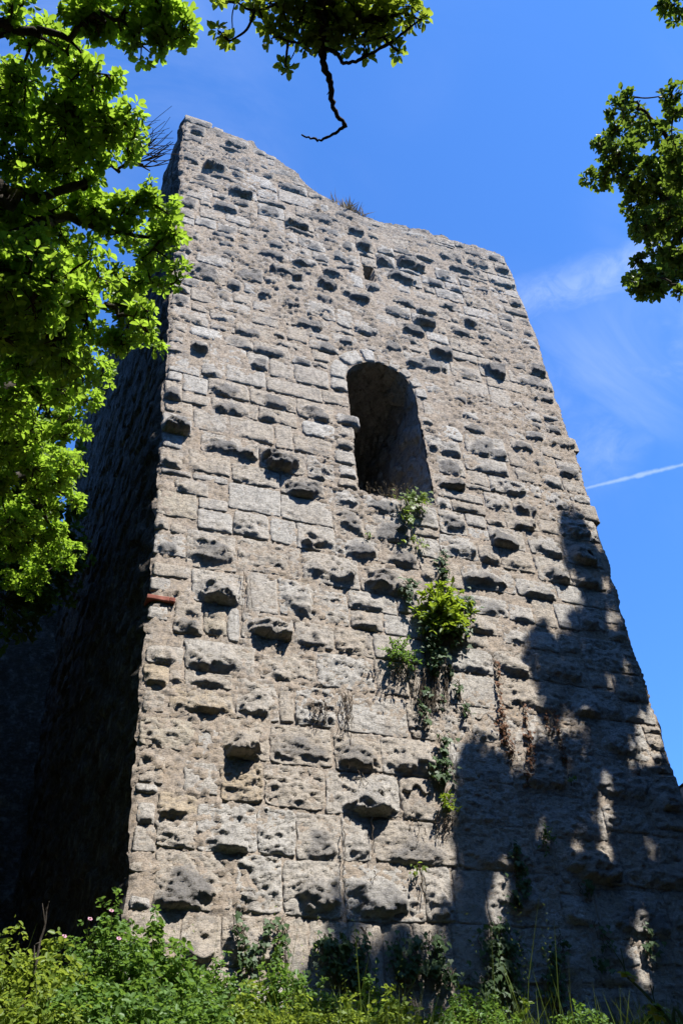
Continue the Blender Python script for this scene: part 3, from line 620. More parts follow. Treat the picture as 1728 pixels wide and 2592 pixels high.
# ---- two pieces of flat red brick bedded in the left corner
def slab(w, d, h, seed, n=(16, 9, 9)):
    """small weathered block, w along x, d along y, h along z, about its centre"""
    g = Geo()
    for ax in range(3):
        for sg in (-1, 1):
            a, b = [(1, 2), (2, 0), (0, 1)][ax]
            s, tt = np.meshgrid(np.linspace(-1, 1, n[a]), np.linspace(-1, 1, n[b]), indexing='ij')
            p_ = np.zeros(s.shape + (3,)); p_[..., ax] = sg; p_[..., a] = s; p_[..., b] = tt
            l6 = (np.abs(p_) ** 22).sum(-1) ** (1 / 22.0); p_ /= l6[..., None]
            p_ = p_ * np.array([w, d, h]) / 2
            p_ += 0.006 * np.stack([fbm(p_[..., 0] * 14 + p_[..., 1] * 5 + i_ * 7, p_[..., 2] * 14 + p_[..., 1] * 9, seed + i_, 2) for i_ in range(3)], -1)
            g.add(p_.reshape(-1, 3), grid_quads(n[a], n[b], flip=sg < 0), a=rng.uniform())
    return g
for cx, w_ in ((1.615, 0.27), (1.785, 0.07)):
    me = slab(w_, 0.30, 0.062, 71).mesh('brick')
    b_ = child('brick', me, M_BRICK, core, (cx, Y0 + 0.11, 6.296)); b_['label'] = 'red flat brick bedded in the corner'

# ---- the side wall in shade, running back from the front corner
SL = -0.055
ny = 150; yy = np.linspace(0, 9.9, ny)
nz2 = 330
Yg = yy[:, None] * np.ones((1, nz2)); Zk = np.linspace(0, 1, nz2)[None, :] * np.ones((ny, 1))
ztop = np.interp(yy, [0, 0.5, 1.0, 1.8, 3.0, 4.6, 6.0, 7.5, 8.5, 9.9], [17.86, 17.75, 17.7, 17.5, 17.2, 17.05, 17.6, 18.3, 18.3, 18.0])
ztop = ztop + 0.09 * fbm(yy * 2.5, yy * 0, 131, 3) * np.clip(yy, 0, 1)
Zg = ZB + (ztop[:, None] - ZB) * Zk
f1, f2, cid = worley(Yg * 2.4, Zg * 3.3, 133)
Hs = (sstep(0, 0.16, f2 - f1) * (0.02 + 0.07 * cid) + 0.04 * fbm(Yg * 3, Zg * 3, 134, 4)) * sstep(0, 0.15, Yg)
Xg = left_x(np.minimum(Zg, 17.9)) * sstep(0.4, 0, Yg) + 1.5 * (1 - sstep(0.4, 0, Yg)) + SL * Yg - Hs
v = np.stack([Xg, Y0 + 0.03 + Yg, Zg], -1)
g = Geo(); g.add(v.reshape(-1, 3), grid_quads(ny, nz2, flip=True), a=0.3)
tp = v[:, -1]; bk = tp + np.array([1.25, 0, -0.5]); lo = bk.copy(); lo[:, 2] = ZB
g.add(np.stack([tp, tp + [0.4, 0, -0.05], tp + [0.9, 0, -0.3], bk, lo], 1).reshape(-1, 3), grid_quads(ny, 5, flip=True), a=0.3)
ed = v[-1]; g.add(np.stack([ed, ed + [0.7, 0.02, 0], ed + [1.25, 0, 0]], 0).reshape(-1, 3), grid_quads(3, nz2, flip=True), a=0.3)
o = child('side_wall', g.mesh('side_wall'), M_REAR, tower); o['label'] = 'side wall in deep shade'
# ---- the walls that close the tower behind and to the right
def plain_wall(name, p0, p1, thick, zt, seed):
    p0, p1 = np.array(p0, float), np.array(p1, float); L = np.linalg.norm(p1 - p0); n = int(L / 0.15) + 2
    s = np.linspace(0, 1, n); dirv = (p1 - p0) / L; nv = np.array([dirv[1], -dirv[0]])
    zk = np.linspace(0, 1, 90); top = zt + 0.25 * fbm(s * L * 1.2, s * 0, seed, 3)
    g = Geo()
    for sg in (1, -1):
        zg = ZB - 0.5 + (top[:, None] - ZB + 0.5) * zk[None]; sg_ = s[:, None] * np.ones_like(zg)
        f1, f2, cid = worley(sg_ * L * 2.2, zg * 3.2, seed + 2)
        hh = sstep(0, 0.15, f2 - f1) * (0.01 + 0.06 * cid) + 0.03 * fbm(sg_ * L * 3, zg * 3, seed + 3, 3)
        off = sg * (thick / 2 + hh)
        xy = p0[None, None] + dirv * (sg_ * L)[..., None] + nv * off[..., None]
        g.add(np.dstack([xy, zg]).reshape(-1, 3), grid_quads(n, 90, flip=sg < 0), a=0.4)
        if sg == 1: a = np.dstack([xy, zg])
        else: b = np.dstack([xy, zg])
    g.add(np.stack([a[:, -1], (a[:, -1] + b[:, -1]) / 2 + [0, 0, 0.08], b[:, -1]], 1).reshape(-1, 3), grid_quads(n, 3, flip=True), a=0.4)
    for e in (0, -1): g.add(np.stack([a[e], b[e]], 0).reshape(-1, 3), grid_quads(2, 90), a=0.4)
    return g
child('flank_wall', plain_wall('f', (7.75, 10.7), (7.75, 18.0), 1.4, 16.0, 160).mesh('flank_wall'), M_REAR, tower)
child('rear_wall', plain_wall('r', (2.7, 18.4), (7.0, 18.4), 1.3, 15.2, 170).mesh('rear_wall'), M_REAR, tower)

# ---- lower walls that join the tower
cw = empty('curtain_wall', (-4, 17.9, ZB), 'low dark ruined wall in deep shade behind the shaded side of the tower', 'wall')
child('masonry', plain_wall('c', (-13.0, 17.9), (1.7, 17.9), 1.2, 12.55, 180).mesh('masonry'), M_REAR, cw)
p_ = on_y(1553, 1800, 15.0)
fw = empty('broken_wall', (p_[0] + 2.4, 15.0, ZB), 'reddish stub of broken wall past the bottom corner of the tower', 'wall')
child('masonry', plain_wall('b', (p_[0] + 0.15, 15.0), (p_[0] + 4.5, 15.6), 0.9, p_[2] - 0.1, 190).mesh('masonry'), M_MORTAR, fw)

# ================================================================== GROUND
def gz(x, y):
    x, y = np.asarray(x, float), np.asarray(y, float)
    z = -1.6 + 2.95 * sstep(0.5, 9.4, y) + 0.10 * fbm(x * 0.5, y * 0.5, 201, 4) * sstep(0, 3, np.abs(y) + np.abs(x))
    z = z - 0.35 * sstep(-12, -60, x) + 0.05 * np.clip(y - 12, 0, 60)
    return z
gx = np.concatenate([np.linspace(-260, -14, 22), np.linspace(-12, 16, 130), np.linspace(18, 260, 22)])
gy = np.concatenate([np.linspace(-260, -6, 22), np.linspace(-4, 22, 130), np.linspace(24, 300, 24)])
X, Y = np.meshgrid(gx, gy, indexing='ij')
Zg = gz(X, Y)
me = mesh_np('ground', np.stack([X, Y, Zg], -1), grid_quads(len(gx), len(gy)), None, {'rnd': np.full(X.size, 0.5)})
tag(obj('ground', me, M_SOIL), 'dark earth bank rising to the foot of the tower', 'ground', kind='structure')

# ================================================================== PLANTS
def unit(v): return v / (np.linalg.norm(v, axis=-1, keepdims=True) + 1e-9)
def proj(P):
    P = np.asarray(P, float); d = P @ fwd
    return PW / 2 + FPX * (P @ CX) / d, PH / 2 - FPX * (P @ CY) / d, d
def leaves(g, pos, axis, nrm, size, width=0.30, rnd=None, fold=0.22, droop=0.12, shape='oval'):
    """many leaves at once; axis = stalk to tip, nrm = upper side"""
    n = len(pos); axis = unit(axis); side = unit(np.cross(axis, nrm)); up = np.cross(side, axis)
    size = np.broadcast_to(size, (n,))[:, None]
    if shape == 'oval':
        L = [(0, 0, 0), (0.36, -width, fold), (0.76, -0.78 * width, fold * 0.7), (1, 0, -droop), (0.76, 0.78 * width, fold * 0.7), (0.36, width, fold)]
        q = [(0, 5, 4, 3), (0, 3, 2, 1)]; tr = []
    elif shape == 'ivy':
        L = [(0, 0, 0), (-0.05, -0.34, 0.05), (0.30, -0.50, 0.02), (0.52, -0.22, 0.06), (1, 0, -droop), (0.52, 0.22, 0.06), (0.30, 0.50, 0.02), (-0.05, 0.34, 0.05)]
        q = [(0, 3, 2, 1), (0, 5, 4, 3), (0, 7, 6, 5)]; tr = []
    else:                             # blade
        L = [(0, -0.5 * width, 0), (0, 0.5 * width, 0), (0.5, -0.45 * width, -droop * 0.3), (0.5, 0.45 * width, -droop * 0.3), (1, 0, -droop)]
        q = [(0, 1, 3, 2)]; tr = [(2, 3, 4)]
    L = np.array(L); k = len(L)
    v = pos[:, None] + size[..., None] * (L[None, :, 0:1] * axis[:, None] + L[None, :, 1:2] * side[:, None] + L[None, :, 2:3] * up[:, None])
    o = (np.arange(n) * k)[:, None, None]
    rn = rng.uniform(0, 1, n) if rnd is None else rnd
    g.add(v.reshape(-1, 3), (np.array(q)[None] + o).reshape(-1, 4), (np.array(tr)[None] + o).reshape(-1, 3) if tr else None, a=np.repeat(rn, k))
GAP = None
def clump(g, tw, c, r, n, size, ros=6, upb=0.7, flat=0.75, twig_r=0.0035):
    """leaf rosettes on twig ends, spread through a ball"""
    c = np.asarray(c, float); m = max(3, int(n / ros))
    d = unit(rng.normal(size=(m, 3))); rad = r * rng.uniform(0.15, 1, m) ** 0.45
    p = c + d * rad[:, None] * np.array([1, 1, flat])
    if GAP is not None:               # openings in the crown that let sun through
        v = p[:, None] - GAP[None, :, :3]; tt = v @ SUN
        ok = (np.linalg.norm(v - tt[..., None] * SUN, axis=-1) > GAP[None, :, 3]).all(1); p, d = p[ok], d[ok]; m = len(p)
        if m == 0: return
    ax = unit(d * 0.55 + np.array([0, 0, upb]) + rng.normal(0, 0.35, (m, 3)))
    ref = unit(np.cross(ax, rng.normal(size=(m, 3)))); bi = np.cross(ax, ref)
    P, A, N, Z_ = [], [], [], []
    for k in range(ros):
        an = 2 * np.pi * (k + rng.uniform(-0.3, 0.3, m)) / ros; el = rng.uniform(0.05, 0.65, m)
        dd = (np.cos(an)[:, None] * ref + np.sin(an)[:, None] * bi) * np.cos(el)[:, None] + ax * np.sin(el)[:, None]
        P.append(p + dd * 0.01); A.append(dd); N.append(unit(ax + 0.35 * rng.normal(size=(m, 3)))); Z_.append(size * rng.uniform(0.65, 1.2, m))
    leaves(g, np.vstack(P), np.vstack(A), np.vstack(N), np.concatenate(Z_), 0.30, fold=0.12)
    if tw is not None:
        for i in range(0, m, 2):
            mid_ = (c + p[i]) / 2 + rng.normal(0, r * 0.08, 3)
            tw.tube([c + d[i] * r * 0.05, mid_, p[i]], [twig_r * 1.6, twig_r * 1.2, twig_r], 3)
def in_frame(P, mrg=0.0):
    x, y, d = proj(P); return d > 0 and -mrg < x < PW + mrg and -mrg < y < PH + mrg
def in_shade(x, z): return z < 9.6 and x > np.interp(z, [2, 4.8, 5.5, 6.5, 7.5, 9.5], [4.95, 5.2, 6.4, 6.6, 7.8, 8.4])
SUNLIT = np.array([(x, Y0, z) for x in np.arange(1.6, 8.7, 0.6) for z in np.arange(1.8, 18, 0.6) if not in_shade(x, z)]
                  + [tuple(on_y(x, y, Y0)) for x, y in ((1470, 1740), (1390, 1890), (1225, 1945), (1385, 2010), (1470, 2200), (1455, 2140), (1150, 2080), (1490, 2260), (1500, 1700))]
                  + [(x, y, 1.6) for x in np.arange(-1.2, 6, 0.7) for y in np.arange(5.8, 9, 0.7)]
                  + [tuple(at(x, y, 6.8)) for x in range(-60, 420, 80) for y in range(0, 1300, 110)] + [tuple(at(x, y, 6.0)) for x in range(520, 980, 90) for y in (0, 80)])
def bad_shade(P, r=0.0):              # would darken what the sun reaches in the photograph
    v = np.asarray(P, float) - SUNLIT; tt = v @ SUN
    return bool(((np.linalg.norm(v - tt[:, None] * SUN, axis=1) < r + 0.35) & (tt > 0)).any())
def tree(name, label, trunk, tr_r, limbs, clumps, lmat, leaf, dens, extra=None, tight=0):
    base = np.array(trunk[0]); root = empty(name, Vector(base), label, 'tree')
    g = Geo(); path = curve_pts(trunk, 8, 0.02, rng); g.tube(path, np.linspace(tr_r[0], tr_r[1], len(path)) ** 1.0, 12, bump=0.16, seed=5)
    o = obj('trunk', g.mesh('trunk', origin=base), M_BARK, root)
    bg_ = Geo(); nodes, nr = [path], [np.linspace(tr_r[0], tr_r[1], len(path))]
    for pts, r0, r1 in limbs:
        p_ = curve_pts(pts, 8, 0.018, rng); rr = np.linspace(r0, r1, len(p_)); bg_.tube(p_, rr, 7, bump=0.22, seed=int(r0 * 1e4))
        nodes.append(p_); nr.append(rr)
    N = np.vstack(nodes[1:] if limbs else nodes)
    lg, tw = Geo(), Geo()
    for c in clumps:
        c = np.asarray(c, float); P, r = c[:3], c[3]
        d_ = np.linalg.norm(N - P, axis=1) + 0.25 * np.maximum(0, N[:, 2] - P[2]); i = int(np.argmin(d_)); a = N[i]
        ln = np.linalg.norm(P - a)
        if ln > 0.05:
            mid_ = a * 0.5 + P * 0.5 + rng.normal(0, 0.07 * ln, 3) + np.array([0, 0, -0.04 * ln])
            p_ = curve_pts([a, mid_, P], 5); bg_.tube(p_, np.linspace(0.008 + 0.007 * ln, 0.005, len(p_)), 5, bump=0.2)
            N = np.vstack([N, p_[2:]])
        clump(lg, tw, P, r, dens * (r / 0.3) ** 2 * (1.6 if len(c) > 4 else 1), leaf)
    obj('branches', bg_.mesh('branches', origin=base), M_BARK, root)
    obj('twigs', tw.mesh('twigs', origin=base), M_TWIG, root)
    if extra: extra(root, base)
    obj('crown', lg.mesh('crown', origin=base), lmat, root)
    return root

# ---- the leafy tree on the left, close to the eye
LC = '''20 25 6.6 .16;95 95 6.8 .22;135 120 6.7 .2;230 30 6.3 .26;290 20 6.2 .26;345 45 6.1 .22;395 70 6.1 .16;325 105 6.1 .13;385 25 6.2 .2;415 85 6.1 .07;260 60 6.3 .2
60 170 6.9 .42;150 210 6.6 .36;195 190 6.4 .18;235 260 6.3 .28;285 265 6.2 .18;310 300 6.2 .10;60 320 7.1 .45;160 300 6.7 .36;230 330 6.6 .25;290 320 6.4 .14;20 440 7.1 .38;110 400 7.1 .36;190 400 7.0 .22
110 520 7.2 .36;190 500 7.2 .3;255 520 7.2 .22;310 470 7.2 .18;350 450 7.2 .16;385 490 7.2 .14;405 530 7.1 .10;375 560 7.1 .16;325 570 7.1 .18;400 610 7.0 .10;415 650 7.0 .06;60 590 6.4 .42;30 500 6.9 .36;340 640 7.0 .15;300 540 7.4 .14
70 680 5.7 .36;150 630 6.2 .28;30 620 5.6 .26;160 720 6.2 .25;215 660 6.6 .25;280 690 6.8 .22;320 720 6.6 .16;335 760 6.5 .11;352 800 6.5 .07;120 780 6.6 .4;225 750 6.9 .25;285 790 6.8 .13;30 780 6.0 .35;290 640 7.2 .14
30 870 7.0 .4;110 880 7.6 .36;180 830 7.8 .22;235 860 8.0 .14;200 920 8.2 .13;60 970 8.0 .42;140 970 8.3 .26;180 985 8.6 .12;30 1060 8.6 .42;110 1060 9.0 .3;150 1100 9.4 .16;30 1160 9.2 .42;100 1160 9.6 .3;140 1200 10 .22;40 1250 10.2 .42;110 1260 10.6 .32;160 1290 11 .25;60 1320 11 .3;10 930 7.4 .3;75 900 7.6 .3;10 1000 8.2 .35;80 1020 8.6 .3;5 1110 8.8 .35;70 1100 9.2 .3;5 1200 9.6 .4;80 1210 10 .3;150 1060 9.2 .13;165 1150 9.8 .12;20 1290 10.6 .35'''
lcl = []
for s_ in LC.replace('\n', ';').split(';'):
    x, y, d_, r = map(float, s_.split()); P = at(x, y, d_)
    if r < 0.15: lcl.append((*P, r)); continue
    for k in range(5):                # loose sprays rather than one ball
        q_ = unit(rng.normal(size=3)) * r * rng.uniform(0.25, 0.85) * np.array([1, 1, 0.8]); lcl.append((*(P + q_), r * rng.uniform(0.30, 0.48)))
lcl_vis = len(lcl)
rg0 = np.random.default_rng(5)
while len(lcl) < lcl_vis + 75:        # the rest of the crown, to the left and overhead
    P = np.array([-3.4, 4.6, 6.2]) + unit(rg0.normal(size=3)) * np.array([3.2, 4.6, 4.6]) * rg0.uniform(0.3, 1) ** 0.4
    if P[2] > 1.6 and not in_frame(P, 190) and not bad_shade(P, 0.6): lcl.append((*P, rg0.uniform(0.45, 0.75)))
gt = gz(-2.9, 4.4)
def left_twigs(root, base):
    g = Geo(); rg = np.random.default_rng(8)
    st = at(283, 381, 7.1)
    def grow(p, x, y, depth, r):      # bare fans of twigs reaching right
        q_ = at(x, y, 7.1 + rg.uniform(-0.15, 0.15)); c = curve_pts([p, (p + q_) / 2 + rg.normal(0, 0.02, 3), q_], 4)
        g.tube(c, np.linspace(r, r * 0.6, len(c)), 4)
        if depth:
            for k in range(3): grow(c[2 + 2 * k if 2 + 2 * k < len(c) else -1], x + rg.uniform(8, 50), y + rg.uniform(-45, 12), depth - 1, r * 0.6)
    grow(st, 330, 378, 2, 0.010); grow(st, 320, 345, 2, 0.008); grow(st, 345, 392, 1, 0.008); grow(at(268, 345, 7.0), 310, 325, 2, 0.006)
    obj('bare_twigs', g.mesh('bare_twigs', origin=base), M_TWIG, root)
tree('leafy_tree', 'bright green leafy tree with dark limbs beside the shaded side of the tower',
     [(-2.9, 4.4, gt - 0.3), (-2.8, 4.5, 1.5), (-2.5, 4.6, 4.0), (-2.4, 4.5, 6.6), (-2.7, 4.2, 9.2)], (0.34, 0.12),
     [([(-2.55, 4.6, 3.2), at(-60, 470, 6.6), at(0, 458, 6.6), at(162, 437, 6.9), at(227, 385, 7.05), at(283, 381, 7.1)], 0.06, 0.012),
      ([(-2.4, 4.5, 5.8), at(-40, 90, 6.6), at(0, 78, 6.6), at(140, 78, 6.4), at(210, 45, 6.2), at(330, 55, 6.1)], 0.04, 0.008),
      ([(-2.5, 4.6, 4.2), at(-30, 560, 6.6), at(140, 500, 7.1), at(250, 530, 7.2), at(380, 540, 7.1)], 0.06, 0.008),
      ([(-2.6, 4.55, 2.6), at(-40, 700, 5.9), at(120, 690, 6.2), at(240, 700, 6.7), at(330, 745, 6.5)], 0.06, 0.008),
      ([(-2.7, 4.5, 2.0), at(-20, 900, 7.2), at(90, 910, 7.8), at(190, 900, 8.1)], 0.06, 0.01),
      ([(-2.8, 4.5, 1.4), at(-20, 1120, 8.8), at(70, 1130, 9.4), at(130, 1230, 10.2)], 0.06, 0.012),
      ([(-2.4, 4.5, 6.0), (-2.6, 2.6, 8.0), (-2.8, 1.2, 9.2)], 0.08, 0.02), ([(-2.5, 4.5, 5.2), (-4.2, 4.8, 7.2), (-5.6, 5.2, 8.4)], 0.08, 0.02),
      ([(-2.5, 4.5, 3.6), (-4.4, 3.4, 4.8), (-5.8, 2.6, 5.8)], 0.07, 0.02), ([(-2.5, 4.5, 4.6), (-2.9, 6.6, 6.6), (-3.4, 8.2, 7.8)], 0.07, 0.02)],
     lcl, M_LEAF, 0.056, 680, left_twigs)

# ---- a darker tree behind it, in the shade of the tower
rg0 = np.random.default_rng(15); bcl = [(*at(x, y, d_), r) for x, y, d_, r in ((20, 900, 15, .7), (110, 930, 15, .6), (40, 1020, 15.5, .8), (120, 1060, 16, .6), (30, 1130, 16, .8), (120, 1180, 16, .6), (40, 1250, 16, .9), (140, 1270, 16, .55), (90, 1330, 16, .7), (10, 1380, 15.5, .8), (60, 780, 15, .8), (130, 800, 15, .55), (40, 660, 15, .8))]
while len(bcl) < 70:
    P = np.array([-3.8, 13.0, 9.5]) + unit(rg0.normal(size=3)) * np.array([3.4, 3.6, 6.0]) * rg0.uniform(0.2, 1) ** 0.4
    if (not in_frame(P, 60)) and P[2] > 2.5: bcl.append((*P, rg0.uniform(0.8, 1.2)))
tree('shaded_tree', 'dark tree in shade behind the bright leafy tree, over the low wall', [(-4.0, 13.2, 0.9), (-3.9, 13.1, 4.0), (-3.8, 13.0, 8.0), (-3.7, 13.0, 13.0)], (0.32, 0.08),
     [([(-3.9, 13.1, 4.6), (-2.4, 13.0, 7.4), (-0.6, 12.9, 9.4)], 0.10, 0.02), ([(-3.8, 13.0, 6.6), (-2.2, 12.6, 9.6), (-0.8, 12.2, 11.6)], 0.09, 0.02), ([(-3.8, 13.0, 7.4), (-5.6, 12.2, 10.4)], 0.09, 0.02), ([(-3.7, 13.0, 9.4), (-3.6, 11.0, 12.4)], 0.08, 0.02)],
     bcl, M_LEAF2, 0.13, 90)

# ---- unseen wood, added behind and beside the eye to keep skylight off shaded walls
rg0 = np.random.default_rng(16); g = Geo(); k = 0
while k < 820:
    az, el = rg0.uniform(-0.15, 1.32) * np.pi, np.arcsin(rg0.uniform(0.0, 0.90) ** 1.25); R_ = rg0.uniform(15, 24)
    P = np.array([4.0, 9.0, 0.0]) + R_ * np.array([np.cos(az) * np.cos(el), -np.sin(az) * np.cos(el), np.sin(el)])
    if P[2] > 21 or in_frame(P, 420) or bad_shade(P, 1.7): continue
    k += 1; clump(g, None, P, 1.8, 96, 0.62)
for a_ in np.arange(0.05, 1.0, 0.09):
    P = np.array([4.0 + 21 * math.cos(a_ * np.pi), 9.0 - 21 * math.sin(a_ * np.pi)]); z0 = float(gz(*P)); g.tube([(P[0], P[1], z0 - 0.3), (P[0] + 0.3, P[1], z0 + 6), (P[0], P[1] + 0.3, z0 + 15)], [0.35, 0.28, 0.1], 8)
tag(obj('skylight_screen_wood', g.mesh('skylight_screen_wood'), M_WOOD), 'unseen dense wood added around the glade to hold back skylight', 'skylight_screen_wood', kind='stuff')

# ---- the tree on the right whose shade falls on the foot of the wall
RV = '5.77 3.41 10.58 0.12;5.64 3.53 10.41 0.10;6.22 3.71 10.91 0.17;6.08 4.14 11.04 0.14;6.27 4.13 10.80 0.20;6.64 4.03 11.29 0.18;6.16 4.61 10.96 0.11;6.30 4.52 10.83 0.16;6.54 4.43 10.66 0.16;6.48 3.73 10.77 0.11;6.14 3.13 10.33 0.13;6.26 3.29 10.25 0.13;6.76 3.80 10.84 0.17;6.57 3.66 10.16 0.18;6.58 4.09 10.39 0.22;6.76 4.56 10.55 0.21;6.91 4.34 10.45 0.25;6.74 3.96 10.00 0.18;6.63 4.50 9.89 0.20;6.70 4.24 9.69 0.21;7.18 4.35 10.39 0.16;7.20 4.87 10.26 0.16;6.60 4.80 9.48 0.12;6.68 5.11 9.56 0.09;6.79 4.79 9.39 0.12;7.40 5.10 9.78 0.09;7.20 4.97 9.30 0.08;7.50 5.07 10.27 0.13;5.93 3.82 10.59 0.12;6.59 4.21 10.80 0.16;6.25 4.34 10.93 0.13'
RS = '10.44 4.78 16.57 0.21;10.55 4.64 16.35 0.31;10.49 4.91 15.37 0.27;10.52 5.51 14.58 0.18;10.56 5.05 14.59 0.24;10.13 5.05 14.29 0.23;10.28 5.33 13.46 0.26;8.94 5.37 13.04 0.25;9.47 4.96 13.57 0.31;9.33 4.78 13.48 0.24;9.62 5.10 13.14 0.25;9.83 5.33 12.56 0.25;10.46 5.10 13.32 0.29;10.18 4.69 13.36 0.34;10.52 4.96 12.97 0.22;7.67 5.24 11.44 0.24;8.00 5.14 11.53 0.19;8.97 4.69 12.55 0.22;9.00 5.37 11.20 0.32;9.73 4.96 12.33 0.33;7.91 4.69 12.05 0.29;7.97 5.37 10.76 0.27;8.63 5.05 11.34 0.28;9.14 5.01 11.41 0.26;10.03 4.69 12.44 0.27;10.06 5.51 10.84 0.30;7.39 5.42 10.19 0.26;7.70 4.64 11.15 0.23;7.59 4.69 10.62 0.23;7.75 5.14 10.56 0.21;8.22 4.96 10.77 0.27;8.61 5.10 10.59 0.33;8.48 4.82 10.62 0.37;8.96 4.87 10.55 0.38;9.68 4.96 10.95 0.35;10.43 4.69 11.70 0.42;9.21 5.42 9.65 0.25;10.13 5.01 10.44 0.41;8.21 4.96 9.83 0.37;8.57 5.42 9.08 0.38;9.65 5.51 8.84 0.37;7.41 4.82 9.94 0.17;8.82 5.19 8.95 0.38;9.21 5.47 8.45 0.33;10.89 4.69 12.23 0.28;8.42 4.96 9.42 0.37;7.93 4.91 10.21 0.21;9.02 4.96 9.80 0.22;9.60 5.42 8.57 0.34;9.42 5.24 10.90 0.23;10.05 5.05 11.28 0.30;7.83 5.29 8.82 0.26;7.84 5.01 9.61 0.20'
rcl = [tuple(map(float, s_.split())) for s_ in RV.split(';')] + [tuple(map(float, (s_ + ' 1').split())) for s_ in RS.split(';')]
rcl += [(*at(1545, 12, 13.0), 0.14), (*at(1556, 42, 13.0), 0.10), (*at(1520, 2, 13.0), 0.08)]
rg0 = np.random.default_rng(6); n_ = len(rcl)
while len(rcl) < n_ + 130:
    P = np.array([11.4, 4.0, 9.5]) + unit(rg0.normal(size=3)) * np.array([3.6, 4.6, 7.0]) * rg0.uniform(0.3, 1) ** 0.4
    if not in_frame(P, 110) and not bad_shade(P, 0.25) and P[2] > 2.0: rcl.append((*P, rg0.uniform(0.45, 0.75)))
GAP = np.array([(*on_y(x, y, Y0), r * 0.74) for x, y, r in ((1391, 1343, .16), (1408, 1421, .18), (1488, 1707, .28), (1480, 1680, .2), (1401, 1799, .2), (1388, 1871, .18), (1436, 1539, .13), (1401, 1568, .13), (1387, 1840, .18), (1251, 1929, .13), (1496, 1955, .14), (1397, 1966, .15), (1319, 1960, .12), (1147, 2033, .17), (1142, 2080, .2), (1460, 2044, .12), (1470, 2174, .2), (1478, 2210, .2), (1465, 2140, .14))])
gt = gz(11.0, 3.2)
tree('shade_tree', 'dark leafy tree reaching in from the frame edge beyond the top corner of the tower',
     [(11.0, 3.2, gt - 0.3), (10.9, 3.3, 2.5), (10.8, 3.4, 6.0), (10.6, 3.6, 10.0), (10.7, 3.4, 14.5), (10.8, 3.2, 16.5)], (0.38, 0.07),
     [([(10.85, 3.4, 5.0), (9.6, 4.0, 8.2), (8.0, 4.4, 9.6), (7.2, 4.3, 10.1), (6.6, 4.3, 10.5), (6.3, 4.4, 10.85)], 0.11, 0.012),
      ([(9.6, 4.0, 8.2), (8.2, 4.7, 8.9), (7.4, 4.9, 9.3), (6.9, 4.9, 9.5)], 0.05, 0.01),
      ([(8.0, 4.4, 9.6), (7.1, 3.9, 10.6), (6.3, 3.6, 10.9), (5.85, 3.4, 10.6)], 0.045, 0.008),
      ([(10.8, 3.4, 6.4), (9.6, 4.6, 9.0), (8.9, 5.0, 10.8), (8.3, 5.0, 11.4)], 0.09, 0.012),
      ([(10.7, 3.5, 8.2), (10.2, 4.6, 10.6), (9.7, 5.0, 12.6), (9.3, 5.1, 13.4)], 0.08, 0.012),
      ([(10.6, 3.6, 10.4), (10.5, 4.6, 13.2), (10.5, 5.0, 15.6)], 0.07, 0.012),
      ([(10.7, 3.4, 11.0), at(1760, 90, 13.2), at(1640, 30, 13.1), at(1560, 25, 13.0)], 0.04, 0.006), ([(10.8, 3.4, 7.0), (12.6, 2.6, 10.0), (13.6, 2.0, 12.0)], 0.09, 0.02), ([(10.7, 3.4, 8.6), (11.4, 1.4, 11.4), (11.8, 0.2, 13.0)], 0.08, 0.02)],
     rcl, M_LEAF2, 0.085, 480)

GAP = None
# ---- boughs hanging in from a tree behind the eye
OC = '585 25 6 .05;610 60 6 .08;650 25 6 .10;690 45 6 .13;740 50 6.05 .15;735 95 6 .09;790 60 6.1 .15;845 55 6.1 .14;895 45 6.1 .12;930 30 6.1 .10;700 10 6.1 .12;770 10 6.2 .18;860 5 6.2 .18;945 15 6.1 .08;965 45 6.05 .03;640 85 5.95 .07;835 100 6.0 .07;880 85 6 .06;690 100 5.95 .06;655 150 5.9 .035;527 95 5.9 .03;505 72 5.9 .025;545 5 6 .03;500 -5 6 .04;912 118 6 .025;780 95 6 .06;620 5 6.1 .1;815 20 6.2 .16'
ocl = []
for s_ in OC.split(';'):
    x, y, d_, r = map(float, s_.split()); ocl.append((*at(x, y, d_), r))
rg0 = np.random.default_rng(7); n_ = len(ocl)
while len(ocl) < n_ + 55:
    P = np.array([1.8, -4.0, 7.2]) + unit(rg0.normal(size=3)) * np.array([4.6, 3.6, 3.4]) * rg0.uniform(0.3, 1) ** 0.4
    if not in_frame(P, 170) and not bad_shade(P, 0.5): ocl.append((*P, rg0.uniform(0.45, 0.75)))
gt = gz(2.4, -4.6)
